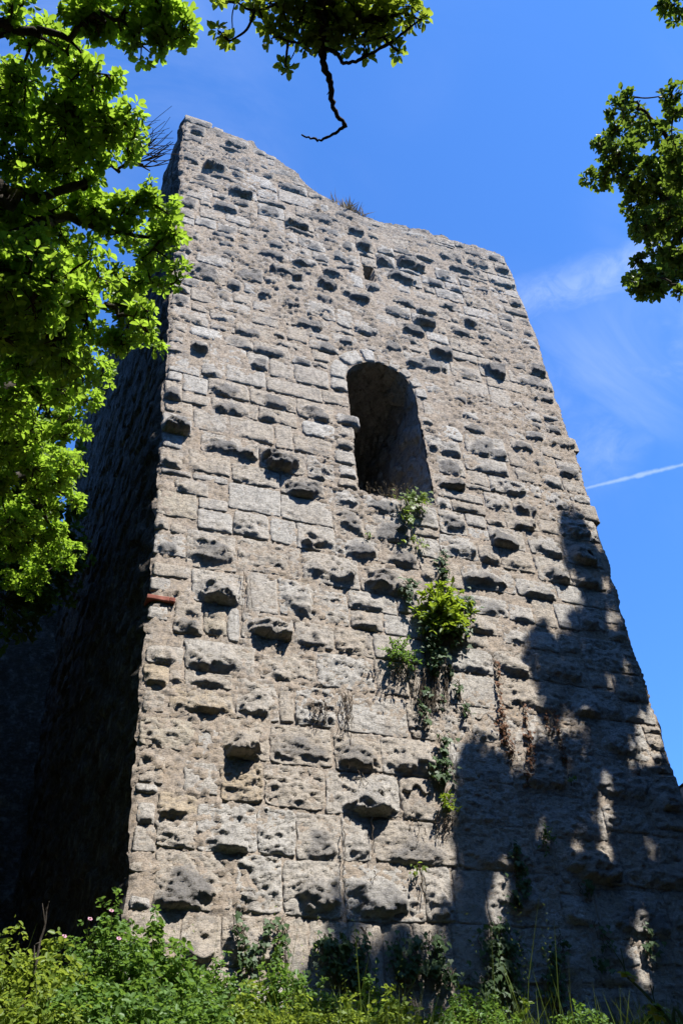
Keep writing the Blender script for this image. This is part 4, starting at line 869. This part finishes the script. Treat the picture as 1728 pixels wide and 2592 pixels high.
def dead_bough(root, base):
    dead = (([(742, 60), (738, 105), (745, 150), (757, 190), (763, 235), (772, 262), (795, 288)], 0.030, 0.014), ([(795, 288), (770, 305), (737, 322), (718, 318), (692, 309)], 0.013, 0.006),
            ([(745, 112), (770, 120), (790, 145), (815, 140), (852, 123), (905, 92)], 0.014, 0.012), ([(790, 280), (797, 292)], 0.008, 0.004), ([(852, 123), (862, 130)], 0.012, 0.006), ([(759, 205), (751, 218)], 0.006, 0.003),
            ([(905, 92), (910, 120)], 0.004, 0.002), ([(742, 60), (735, 20), (745, -30)], 0.032, 0.035), ([(905, 92), (945, 60), (968, 42)], 0.010, 0.004))
    for nm, lab, ps in (('dead_branch', 'bare crooked dead branch hanging against the sky', dead), ('hanging_twig', None, (([(700, 0), (694, 45), (690, 80), (676, 120), (655, 158)], 0.006, 0.003),)),
                        ('hanging_twig', None, (([(548, -20), (534, 30), (533, 75), (522, 105)], 0.005, 0.003), ([(533, 70), (512, 78)], 0.004, 0.002)))):
        g = Geo()
        for pts, r0, r1 in ps:
            c = curve_pts([at(x, y, 6.0) for x, y in pts], 5, 0.003 if r0 > 0.01 else 0, rng)
            g.tube(c, np.linspace(r0, r1, len(c)) * 0.82, 7, bump=0.35, seed=int(r0 * 1e4) + len(pts))
        b_ = obj(nm, g.mesh(nm, origin=base), M_BARK, root)
        if lab: b_['label'] = lab
tree('overhanging_tree', 'overhead leafy bough with a crooked dead branch hanging against the blue sky',
     [(2.4, -4.6, gt - 0.3), (2.3, -4.5, 1.5), (2.2, -4.2, 4.0), (2.0, -3.8, 6.6), (1.9, -3.4, 8.6)], (0.30, 0.08),
     [([(2.2, -4.1, 4.4), (2.0, -1.8, 6.0), at(760, -160, 6.1), at(748, -60, 6.1), at(742, 20, 6.05), at(800, 35, 6.1), at(900, 40, 6.1)], 0.085, 0.012),
      ([(2.1, -4.0, 5.0), (3.6, -4.4, 7.0), (4.6, -4.8, 8.4)], 0.07, 0.02), ([(2.1, -4.0, 5.4), (0.4, -4.6, 7.0), (-1.2, -5.0, 8.2)], 0.07, 0.02), ([(2.0, -3.8, 6.0), (1.2, -6.0, 8.0)], 0.06, 0.02)],
     ocl, M_LEAF3, 0.058, 560, dead_bough)

# ---- plants on the wall
OR = dict(A=(310, 2000), B=(780, 2000), C=(330, 1600), D=(780, 1600), E=(1200, 1600), F=(350, 1200), G=(780, 1200), H=(1150, 1200), M=(850, 480), Q=(828, 1592), R=(1128, 2192))
SC = dict(Q=1.742, R=2.613)
def wl(k, x, y):                      # survey sheet point -> point on the wall
    s = SC.get(k, 3.136); r = ray(OR[k][0] + x / s, OR[k][1] + y / s); return r * (Y0 / r[1])
def wall_leaves(g, pts, size, spread, out, shape='ivy', down=0.8, width=0.3):
    n = len(pts); p = pts + rng.normal(0, 1, (n, 3)) * np.array([spread, 0, spread]); p[:, 1] = Y0 - out * rng.uniform(0.25, 1, n)
    ax = unit(np.stack([rng.normal(0, 0.55, n), rng.uniform(-0.5, 0.0, n), -down + rng.normal(0, 0.5, n)], 1))
    nm = unit(np.stack([rng.normal(0.1, 0.35, n), rng.uniform(-1, -0.5, n), rng.uniform(0.1, 0.9, n)], 1))
    leaves(g, p, ax, nm, size * rng.uniform(0.6, 1.25, n), width, shape=shape, droop=0.1)
def ivy(name, label, cat, sheet, blobs, size, mat, dens=1.0, out=0.14, stems=3, group=None, shape='ivy', smat=None):
    c0 = wl(sheet, *blobs[0][:2]); root = empty(name, Vector((c0[0], Y0, c0[2])), label, cat, group)
    g, st = Geo(), Geo(); org = np.array([c0[0], Y0, c0[2]])
    for x, y, rx, ry in blobs:
        c = wl(sheet, x, y); a = abs(wl(sheet, x + rx, y)[0] - c[0]); b = abs(wl(sheet, x, y + ry)[2] - c[2])
        n = max(5, int(dens * 2.3 * a * b * 3.14 / (size * size * 0.5)))
        an, rr = rng.uniform(0, 6.283, n), np.minimum(np.abs(rng.normal(0, 0.62, n)), 1.6)
        pts = np.stack([c[0] + a * rr * np.cos(an), np.full(n, Y0), c[2] + b * rr * np.sin(an)], 1)
        wall_leaves(g, pts, size, 0.01, out, shape)
        for k in range(stems):
            x0 = c[0] + rng.uniform(-a, a) * 0.8
            pth = [(x0 + rng.normal(0, 0.02), Y0 - rng.uniform(0.03, 0.08), c[2] + b * (1 - 2 * u_)) for u_ in np.linspace(0, 1, 5)]
            st.tube(curve_pts(pth, 3), 0.005, 4)
    obj('leaves', g.mesh('leaves', origin=org), mat, root)
    obj('stems', st.mesh('stems', origin=org), smat or M_ROOT, root)
    return root
ivy('ivy', 'small bright ivy clump growing on the sill of the arched opening', 'ivy', 'G', [(790, 240, 100, 60), (870, 230, 60, 40), (760, 330, 60, 40), (750, 410, 35, 50), (860, 310, 40, 40)], 0.075, M_FRESH, 0.9, 0.25)
ivy('ivy', 'short ivy strand climbing above the bright shrub on the wall', 'ivy', 'G', [(1055, 640, 22, 40), (1060, 720, 35, 50), (1065, 800, 45, 50)], 0.07, M_IVY, 0.9, 0.1)
ivy('ivy', 'little dark ivy tuft just beside the bright shrub', 'ivy', 'G', [(775, 880, 55, 35), (765, 950, 50, 40), (830, 900, 30, 30), (760, 1030, 25, 40)], 0.07, M_IVY, 0.9, 0.14)
ivy('ivy', 'dark ivy mass trailing down under the bright shrub', 'ivy', 'G', [(1200, 1100, 85, 110), (1240, 1060, 45, 60), (930, 1230, 90, 120), (1060, 1280, 110, 80), (940, 1360, 80, 90), (1000, 1450, 90, 100), (960, 1540, 60, 60), (1170, 1280, 60, 80)], 0.075, M_IVY, 0.85, 0.2, 5)
ivy('ivy', 'thin ivy trail hanging between the bright shrub and the stones beneath', 'ivy', 'D', [(920, 500, 60, 60), (900, 620, 60, 60), (1030, 560, 35, 40), (920, 720, 40, 60), (1120, 330, 40, 60), (1180, 480, 30, 80), (1230, 620, 40, 60)], 0.065, M_IVY, 0.45, 0.1, 4)
ivy('ivy', 'dense ivy trail ending in a grass tuft on the wall', 'ivy', 'D', [(1060, 870, 70, 40), (1060, 960, 50, 50), (1010, 1060, 80, 60), (1080, 1050, 70, 60), (1000, 1150, 70, 40), (1060, 1180, 60, 50)], 0.07, M_IVY, 0.75, 0.12, 4)
ivy('ivy', 'ivy strands hanging by the wall foot beneath the large dark boss', 'ivy', 'A', [(910, 1080, 35, 80), (930, 1170, 40, 60), (1140, 1120, 45, 80), (1230, 1080, 60, 60), (1260, 1170, 40, 70), (1000, 1260, 130, 60), (1220, 1290, 120, 80), (960, 1370, 130, 90)], 0.065, M_IVY, 0.55, 0.16, 4)
ivy('ivy', 'broad ivy patch at the wall foot beside the pale bare stone strip', 'ivy', 'B', [(250, 1260, 190, 100), (120, 1240, 90, 90), (380, 1330, 90, 130), (220, 1420, 180, 130), (360, 1500, 110, 100), (430, 1180, 30, 80)], 0.062, M_IVY, 0.8, 0.16, 4)
ivy('ivy', 'ivy sheet between the pale strip and the tree shade', 'ivy', 'B', [(680, 1300, 90, 120), (820, 1230, 120, 90), (1010, 1240, 90, 110), (760, 1430, 160, 120), (960, 1420, 160, 130), (1090, 1500, 70, 80)], 0.062, M_IVY, 0.7, 0.14, 4)
ivy('ivy', 'ivy column at the edge of the tree shade by the foot of the wall', 'ivy', 'R', [(330, 430, 100, 60), (290, 540, 110, 90), (390, 560, 70, 110), (340, 700, 130, 110), (250, 850, 150, 120), (420, 830, 70, 100)], 0.065, M_IVY, 0.75, 0.16, 4)
ivy('ivy', 'ivy growth deeper in the shade beside tall grass stalks', 'ivy', 'R', [(730, 520, 30, 60), (700, 620, 70, 80), (680, 750, 80, 90), (690, 880, 80, 110)], 0.065, M_IVY, 0.7, 0.16, 3)
ivy('ivy', 'narrow upright ivy strand half in tree shade above the ivy column', 'ivy', 'Q', [(815, 990, 30, 40), (830, 1050, 35, 50), (840, 1130, 35, 60), (825, 1200, 30, 40)], 0.065, M_IVY, 0.8, 0.12, 3)
ivy('ivy', 'ivy sprig on the lit gap in the shade near the tower corner', 'ivy', 'R', [(1310, 430, 25, 40), (1340, 520, 45, 50), (1310, 570, 30, 40)], 0.065, M_IVY, 0.7, 0.12, 2)
ivy('ivy', 'faint ivy patch in the deepest shade of the wall foot', 'ivy', 'R', [(1010, 430, 60, 50), (1050, 530, 50, 50), (920, 160, 70, 40), (990, 660, 80, 60)], 0.065, M_IVY, 0.4, 0.12, 2)
ivy('creeper', 'little yellowish weeds in the joints under the opening', 'weed', 'G', [(820, 530, 60, 25), (905, 590, 28, 22), (725, 555, 22, 18), (850, 570, 30, 22)], 0.07, M_WEED, 0.6, 0.12, 1, shape='oval')
ivy('wall_weed', 'single tiny green weed in a joint beside a dark stone hollow', 'weed', 'G', [(465, 490, 26, 16)], 0.06, M_FRESH, 0.9, 0.1, 1, shape='oval')
ivy('wall_weed', 'small yellow-green weed in a bed joint of the large lower blocks', 'weed', 'B', [(830, 620, 35, 22), (885, 635, 28, 22), (815, 670, 16, 14)], 0.05, M_WEED, 0.9, 0.12, 1, shape='oval')
ivy('wall_weed', 'tiny green sprout at the lower end of the withered vines', 'weed', 'E', [(740, 1190, 35, 40)], 0.06, M_FRESH, 0.5, 0.1, 1)
for lab, bl in (('withered reddish creeper strand, longest of the three on the wall', [(165, 250, 16, 40), (175, 330, 18, 50), (180, 430, 16, 60), (190, 540, 16, 60), (200, 650, 40, 60), (210, 760, 50, 70), (240, 860, 50, 60), (280, 960, 45, 60)]),
                ('withered reddish creeper strand between two others, reaching lowest', [(385, 600, 18, 40), (395, 700, 25, 60), (410, 820, 40, 70), (430, 920, 45, 70), (430, 1040, 45, 80), (410, 1150, 50, 70)]),
                ('withered reddish creeper strand nearest the tree shade', [(560, 680, 14, 60), (580, 790, 14, 60), (620, 690, 18, 70), (650, 800, 18, 70), (680, 920, 22, 70), (700, 1020, 25, 50)])):
    ivy('withered_creeper', lab, 'creeper', 'E', bl, 0.042, M_DEAD, 0.40, 0.07, 1, 'withered creepers on the wall')

def sprays(name, label, cat, anchor, n, ln, leaf, mat, spread=(0.8, 0.9, 0.7), per=14, group=None, width=0.22, lift=0.25, smat=None):
    """stems springing from one point on the wall, bending over, leaves along them"""
    a = np.asarray(anchor, float); root = empty(name, Vector(a), label, cat, group); g, st = Geo(), Geo()
    for i in range(n):
        d = np.array([rng.normal(0, spread[0]), -abs(rng.normal(0, spread[1])) - 0.15, rng.normal(lift, spread[2])]); d /= np.linalg.norm(d)
        L = ln * rng.uniform(0.55, 1.1)
        p_ = curve_pts([a + rng.normal(0, 0.03, 3) * [1, 0, 1], a + d * L * 0.5, a + d * L + [0, 0, -0.15 * L]], 5)
        st.tube(p_, np.linspace(0.004, 0.0015, len(p_)), 3)
        k = rng.uniform(0.2, 1, per) * (len(p_) - 1); f = np.floor(k).astype(int).clip(0, len(p_) - 2); P = p_[f] + (p_[f + 1] - p_[f]) * (k - f)[:, None]
        tg = unit(p_[f + 1] - p_[f]); ax = unit(tg * 0.5 + rng.normal(0, 0.6, (per, 3)) + [0, -0.1, 0.05])
        leaves(g, P, ax, unit(rng.normal(0, 0.3, (per, 3)) + [0, -0.35, 0.9]), leaf * rng.uniform(0.6, 1.2, per), width, fold=0.1)
    obj('stems', st.mesh('stems', origin=a), smat or M_STEM, root); obj('leaves', g.mesh('leaves', origin=a), mat, root)
    return root
sh = sprays('wall_shrub', 'bright yellow-green feathery shrub rooted in the middle of the wall', 'shrub', wl('G', 1040, 1130) + [0, -0.03, 0], 62, 0.52, 0.095, M_FRESH, (0.75, 0.7, 0.75), 17, lift=0.30)
sprays('fern', 'green fern tuft with hanging roots left of the dark ivy', 'fern', wl('D', 690, 190) + [0, -0.03, 0], 22, 0.34, 0.05, M_BUSH, (0.9, 0.5, 0.7), 22, lift=-0.05)
sprays('wall_weed', 'light green tuft on the wall at the corner of the tree shade', 'weed', wl('D', 1085, 1400) + [0, -0.03, 0], 16, 0.20, 0.05, M_FRESH, (0.5, 0.4, 0.6), 9, lift=0.4)
sprays('wall_weed', 'green weed hanging from a joint in the shade', 'weed', wl('Q', 960, 930) + [0, -0.03, 0], 9, 0.2, 0.05, M_BUSH, (0.6, 0.4, 0.6), 8)

def blades(name, label, cat, base_pts, hts, mat, lean=0.35, width=0.02, group=None, kind=None, dirv=(0, 0, 1), seeds=False):
    base_pts = np.asarray(base_pts, float); n = len(base_pts); o0 = base_pts.mean(0); g = Geo()
    ax = unit(np.asarray(dirv, float) + rng.normal(0, lean, (n, 3))); nm = unit(rng.normal(0, 1, (n, 3)))
    leaves(g, base_pts, ax, nm, hts, width, shape='blade', droop=0.25)
    if seeds:
        tip = base_pts + ax * np.asarray(hts)[:, None]
        for k in range(6):
            leaves(g, tip - ax * (k * 0.05) * np.asarray(hts)[:, None], unit(ax + rng.normal(0, 0.9, (n, 3))), nm, np.minimum(np.asarray(hts) * 0.10, 0.03), 0.16, fold=0.1)
    o = obj(name, g.mesh(name, origin=o0), mat, None, Vector(o0)); return tag(o, label, cat, group, kind)
c = wl('M', 120, 185); c[1] = Y0 + 0.25
n = 420; b_ = c + rng.normal(0, 1, (n, 3)) * [0.17, 0.12, 0.01]; b_[:, 1] = np.maximum(b_[:, 1] - 0.12, Y0 + 0.02); b_[:, 2] = top_z(b_[:, 0]) - 0.03
blades('grass_tuft', 'dry brown grass tuft on the broken top edge of the tower', 'grass', b_, rng.uniform(0.12, 0.36, n), M_HAY, 0.5, 0.075)
n = 60; b_ = np.stack([rng.uniform(5.2, 5.85, n), rng.uniform(9.05, 9.35, n), np.zeros(n)], 1); b_[:, 2] = top_z(b_[:, 0]) - 0.02
blades('grass_tuft', 'sparse reddish dry grass on the tower top past the tuft', 'grass', b_, rng.uniform(0.08, 0.2, n), M_HAY, 0.5, 0.03)
n = 50; b_ = np.stack([rng.uniform(3.0, 4.2, n), rng.uniform(9.02, 9.3, n), np.zeros(n)], 1); b_[:, 2] = top_z(b_[:, 0]) - 0.02
blades('grass_tuft', 'thin dry stalks along the slanting part of the tower top', 'grass', b_, rng.uniform(0.05, 0.16, n), M_HAY, 0.5, 0.04)
c = wl('G', 700, 175); n = 90; b_ = c + rng.normal(0, 1, (n, 3)) * [0.17, 0.0, 0.02]; b_[:, 1] = Y0 + rng.uniform(0.02, 0.25, n)
blades('dry_weeds', 'pale dry weeds standing on the sill of the arched opening', 'weed', b_, rng.uniform(0.10, 0.36, n), M_HAY, 0.4, 0.010, seeds=True)

def roots(name, label, sheet, lines, group, mat=None, r=0.006):
    c0 = wl(sheet, *lines[0][0]); g = Geo()
    for ln in lines:
        p_ = np.array([wl(sheet, x, y) for x, y in ln]); p_[:, 1] = Y0 - 0.045
        c = curve_pts(p_, 6); c[1:-1, 0] += rng.normal(0, 0.008, len(c) - 2); c[1:-1, 1] -= np.abs(rng.normal(0, 0.02, len(c) - 2))
        g.tube(c, np.linspace(r, r * 0.5, len(c)), 4)
    o = obj(name, g.mesh(name, origin=c0), mat or M_ROOT, None, Vector(c0)); return tag(o, label, 'root', group)
rr_ = lambda x0, x1, y0, y1, n: [[(x_, y0 + rng.uniform(-20, 60)), (x_ + rng.normal(0, 14), (y0 + y1) / 2), (x_ + rng.normal(0, 22), y1 + rng.uniform(-80, 20))] for x_ in rng.uniform(x0, x1, n)]
GR = 'dry roots hanging on the wall'
roots('hanging_root', 'thick bundle of dry roots hanging under the dark ivy', 'D', rr_(830, 1110, 260, 640, 34), GR)
roots('hanging_root', 'fine roots dangling under the fern tuft', 'D', rr_(640, 790, 270, 420, 12), GR)
roots('hanging_root', 'roots dangling under the light green tuft', 'D', rr_(1000, 1110, 1440, 1600, 12), GR)
roots('hanging_root', 'dry tendrils hanging down the blocks near the yellow stones', 'D', rr_(20, 130, 560, 760, 9) + rr_(230, 340, 480, 820, 8), GR)
roots('hanging_root', 'two thin dry stems crossing the flat pale block', 'F', [[(820, 780), (850, 880), (890, 1080)], [(830, 790), (815, 1000), (815, 1240)], [(880, 850), (885, 960), (905, 1080)], [(945, 1140), (950, 1210)]], GR, r=0.004)
roots('hanging_root', 'dry leafless stem climbing the joint between two lower blocks', 'B', [[(270, 300), (272, 520), (268, 700), (290, 900), (310, 1050)], [(495, 230), (495, 400), (490, 540)], [(505, 650), (510, 700), (490, 760)]], GR, r=0.006)
roots('hanging_root', 'short dark drips of root below the hollowed stone', 'B', [[(808, 235), (808, 275)], [(850, 245), (857, 330), (855, 430)], [(905, 310), (930, 390)], [(885, 680), (880, 850)], [(900, 690), (905, 900)]], GR, r=0.006)
roots('hanging_root', 'thin tendrils over the bossed block beside the ivy trail', 'D', [[(380, 1110), (410, 1200), (440, 1330), (430, 1480)], [(415, 1130), (440, 1240)], [(330, 820), (310, 1100)], [(1160, 1000), (1155, 1120)]], GR, r=0.005)

# ---- undergrowth on the bank at the foot of the tower
def bush(name, label, cat, xd, yd, Y, r, n, size, mat, group=None, flat=0.8, ros=5, stems=9, low=0.0):
    top = on_y(xd, yd, Y); x, zt = top[0], top[2]; zg = float(gz(x, Y)); base = np.array([x, Y, zg])
    root = empty(name, Vector(base), label, cat, group); g, st = Geo(), Geo(); h = max(0.35, zt - zg)
    m = int(n * 1.45 / ros); u_ = rng.uniform(0, 1, m); an = rng.uniform(0, 6.283, m)
    hz = zg + h * (low + (1 - low) * u_ ** 0.55) * np.where(rng.uniform(0, 1, m) < 0.14, rng.uniform(1.0, 1.22, m), rng.uniform(0.74, 1.0, m))
    prof_ = np.sqrt(np.clip(1.06 - ((hz - zg) / h) ** 3.0, 0.05, 1)); rr = r * prof_ * np.sqrt(rng.uniform(0.02, 1, m)) * (1 + 0.35 * np.sin(an * 3 + rng.uniform(0, 6)))
    P = np.stack([x + rr * np.cos(an), Y + rr * np.sin(an) * 0.8, hz], 1)
    P[:, 1] = np.minimum(P[:, 1], Y0 - 0.14)
    ax = unit(np.stack([np.cos(an) * 0.3, np.sin(an) * 0.3, np.full(m, 0.8)], 1) + rng.normal(0, 0.4, (m, 3)))
    ref = unit(np.cross(ax, rng.normal(size=(m, 3)))); bi = np.cross(ax, ref); A, N, Q_ = [], [], []
    for k in range(ros):
        a_ = 2 * np.pi * (k + rng.uniform(-0.3, 0.3, m)) / ros; el = rng.uniform(-0.1, 0.5, m)
        A.append((np.cos(a_)[:, None] * ref + np.sin(a_)[:, None] * bi) * np.cos(el)[:, None] + ax * np.sin(el)[:, None])
        N.append(unit(ax + 0.4 * rng.normal(size=(m, 3)))); Q_.append(P + rng.normal(0, 0.012, (m, 3)))
    leaves(g, np.vstack(Q_), np.vstack(A), np.vstack(N), size * 0.92 * rng.uniform(0.45, 1.3, m * ros), 0.34, fold=0.12)
    idx = rng.integers(0, m, stems * 3)
    for i in idx:
        p_ = curve_pts([base + rng.normal(0, 0.10, 3) * [1, 1, 0] - [0, 0, 0.05], (base + P[i]) / 2 + [rng.normal(0, 0.05), rng.normal(0, 0.05), 0.12 * h], P[i]], 4)
        p_[:, 1] = np.minimum(p_[:, 1], Y0 - 0.1); st.tube(p_, np.linspace(0.006, 0.002, len(p_)), 4)
    obj('stems', st.mesh('stems', origin=base), M_STEM, root); obj('leaves', g.mesh('leaves', origin=base), mat, root)
    return root, base
rose, rb = bush('wild_rose', 'wild rose bush with pink flowers against the shaded side wall', 'bush', 255, 2105, 8.0, 0.42, 2600, 0.048, M_BUSH, ros=5)
for fx, fy, fd in ((148, 2152, 7.55), (207, 2112, 7.6), (256, 2093, 7.6), (273, 2157, 7.5)):
    P = on_y(fx, fy, fd); g = Geo(); n = 5; an = np.arange(n) * 1.2566 + rng.uniform(0, 1)
    up_ = unit(np.array([0.1, -0.75, 0.55])); e1 = unit(np.cross(up_, [1, 0.2, 0])); e2 = np.cross(up_, e1)
    d_ = np.cos(an)[:, None] * e1 + np.sin(an)[:, None] * e2 + 0.35 * up_
    leaves(g, np.repeat(P[None], n, 0), d_, np.repeat(up_[None], n, 0), 0.022, 0.52, fold=0.05, droop=-0.1)
    fl = obj('flower', g.mesh('flower', origin=rb), M_PINK, rose); fl['label'] = 'pink five-petalled flower'
    g = Geo(); leaves(g, np.repeat((P + up_ * 0.004)[None], 6, 0), unit(rng.normal(0, 0.5, (6, 3)) + up_), np.repeat(e1[None], 6, 0), 0.012, 0.3)
    obj('stamens', g.mesh('stamens', origin=rb), M_YEL, fl, Vector((0, 0, 0)))
    g = Geo(); g.tube(curve_pts([P, P + [0.02, 0.1, -0.12], rb + [rng.normal(0, 0.1), 0, 0.75]], 5), 0.003, 3); obj('flower_stem', g.mesh('flower_stem', origin=rb), M_STEM, rose)
U_ = 'undergrowth plants at the tower foot'
BL = [('yellow-green weeds in the bottom corner against the dark wall', 30, 2170, 7.8, 0.45, 1500, 0.055, M_WEED), ('yellow-green weed patch with tan leaves below the dark stalk', 120, 2190, 7.6, 0.42, 1500, 0.055, M_WEED),
      ('broad-leaved green bush under the corner of the tower', 345, 2150, 8.1, 0.42, 2000, 0.062, M_BUSH), ('green nettle bush climbing in front of the lowest corner block', 420, 2195, 8.2, 0.32, 1200, 0.058, M_BUSH),
      ('green leafy plant next to the cracked lowest block', 500, 2230, 8.3, 0.3, 900, 0.055, M_BUSH), ('dark green bush beneath the hanging ivy strands', 640, 2210, 8.5, 0.36, 1500, 0.052, M_BUSH),
      ('low bright bush in front of the yellow weeds at the frame bottom', 70, 2270, 6.9, 0.45, 1700, 0.05, M_WEED), ('pale leafy mound in front of the wild rose', 200, 2255, 7.0, 0.42, 1600, 0.05, M_BUSH),
      ('leafy mound below the broad-leaved bush at the frame bottom', 330, 2260, 7.1, 0.42, 1600, 0.052, M_BUSH), ('fresh green mound at the frame bottom under the cracked block', 450, 2280, 7.3, 0.40, 1500, 0.05, M_BUSH),
      ('light green weeds below the dark bush at the frame bottom', 570, 2290, 7.6, 0.36, 1200, 0.048, M_WEED), ('light weeds in front of the pale bare strip', 690, 2310, 8.0, 0.3, 800, 0.045, M_WEED),
      ('grassy weeds before the broad ivy patch', 800, 2310, 8.2, 0.3, 800, 0.05, M_WEED), ('bright weed clump before the ivy sheet', 900, 2295, 8.2, 0.26, 600, 0.055, M_WEED),
      ('low weed clump left of the tree shade at the frame bottom', 1010, 2325, 8.3, 0.28, 700, 0.045, M_BUSH), ('weeds at the edge of the deep shade', 1130, 2310, 8.3, 0.26, 600, 0.045, M_BUSH),
      ('ivy-choked low bush against the broad ivy patch', 850, 2280, 8.6, 0.34, 1100, 0.05, M_BUSH), ('dark low bush between the ivy sheet and the ivy column', 1060, 2285, 8.6, 0.32, 1000, 0.05, M_BUSH), ('leafy weeds covering the foot of the pale bare strip', 740, 2270, 8.6, 0.26, 800, 0.048, M_BUSH),
      ('shaded low bush at the foot of the dark wall', 1330, 2320, 8.3, 0.4, 900, 0.05, M_BUSH), ('shaded low bush in the dark bottom corner', 1500, 2330, 8.2, 0.4, 900, 0.05, M_BUSH)]
for lab, x, y, Y_, r, n, s_, m in BL: bush('weed_bush', lab, 'bush', x, y, Y_, r, n, s_, m, U_)
b_, lab = bush('maple_seedling', 'bright seedling with big lobed leaves before the ivy column', 'seedling', 1182, 2235, 8.5, 0.10, 40, 0.07, M_FRESH)
# tall grass stalks and the grass of the bank
n = 14; xs = rng.uniform(4.9, 5.7, n); ys_ = rng.uniform(8.2, 8.7, n)
blades('grass_stalks', 'tall thin grass stalks in front of the shaded wall foot', 'grass', np.stack([xs, ys_, gz(xs, ys_)], 1), rng.uniform(0.9, 1.7, n), M_GRASS, 0.13, 0.007, seeds=True)
n = 60; xs = rng.uniform(-0.6, 3.6, n); ys_ = rng.uniform(6.6, 8.5, n)
blades('seed_grass', 'pale flowering grass stalks rising through the sunlit bushes', 'grass', np.stack([xs, ys_, gz(xs, ys_)], 1), rng.uniform(0.8, 1.35, n) * (0.7 + 0.3 * (ys_ > 7.4)), M_WEED, 0.16, 0.008, seeds=True)
n = 5200; xs = rng.uniform(-2.0, 8.8, n); ys_ = rng.uniform(5.6, 8.85, n)
blades('grass', 'long grass growing over the bank at the tower foot', 'grass', np.stack([xs, ys_, gz(xs, ys_)], 1), rng.uniform(0.25, 0.75, n) * (0.6 + 0.5 * sstep(5.5, 8, ys_)), M_GRASS, 0.35, 0.018, kind='stuff')
# dark dead stalk on the left
g = Geo(); P = [on_y(x, y, 6.9) for x, y in ((40, 2352), (66, 2280), (84, 2210), (92, 2165), (104, 2125), (107, 2085))]; b0 = np.array(P[0]); b0 = np.array([b0[0], 6.9, gz(b0[0], 6.9)]); P = [b0] + P
g.tube(curve_pts(P, 6), np.linspace(0.012, 0.007, 37), 6, bump=0.2)
for a_, e_ in (((104, 2125), (98, 2075)), ((106, 2095), (114, 2070)), ((92, 2165), (80, 2170)), ((80, 2172), (78, 2230))): g.tube([on_y(*a_, 6.9), on_y((a_[0] + e_[0]) / 2, (a_[1] + e_[1]) / 2, 6.88), on_y(*e_, 6.9)], [0.006, 0.005, 0.003], 4)
tag(obj('dead_stalk', g.mesh('dead_stalk', origin=b0), M_BARK, None, Vector(b0)), 'dark dead stalk standing in the yellow-green weeds', 'stalk')
# a young vine shoot close to the eye, sunlit before the shade
root = empty('vine_shoot', Vector((2.0, 2.0, float(gz(2.0, 2.0)))), 'sunlit vine shoot with two lobed leaves in front of the dark shade', 'vine'); b0 = np.array(root.location)
g = Geo(); pts = [b0, at(1640, 2500, 2.7), at(1540, 2352, 2.7), at(1505, 2310, 2.7), at(1470, 2272, 2.7), at(1440, 2245, 2.7)]
g.tube(curve_pts(pts, 6), np.linspace(0.006, 0.003, 31), 5)
for ln in (((1440, 2245), (1428, 2215), (1412, 2190), (1408, 2182)), ((1436, 2236), (1430, 2205), (1424, 2178)), ((1505, 2310), (1498, 2285), (1500, 2265)), ((1498, 2285), (1492, 2262))): g.tube(curve_pts([at(*p_, 2.7) for p_ in ln], 4), 0.0018, 4)
obj('stem', g.mesh('stem', origin=b0), M_STEM, root)
for x, y, dx, dy, sz in ((1443, 2243, -20, -2, 0.036), (1440, 2240, 16, -4, 0.034), (1508, 2318, -14, 6, 0.034), (1512, 2312, 16, 2, 0.036), (1506, 2330, 2, 18, 0.034)):
    P = at(x, y, 2.7); ax = unit(at(x + dx, y + dy, 2.66) - P); g = Geo()
    for k in (-0.9, 0, 0.9):
        a2 = ax * math.cos(k) + np.cross(ax, [0.2, -0.6, 0.7]) * math.sin(k); leaves(g, P[None], a2[None], np.array([[0.25, -0.6, 0.75]]), sz * (1 if k == 0 else 0.85), 0.36, fold=0.1)
    obj('leaf', g.mesh('leaf', origin=b0), M_FRESH, root)
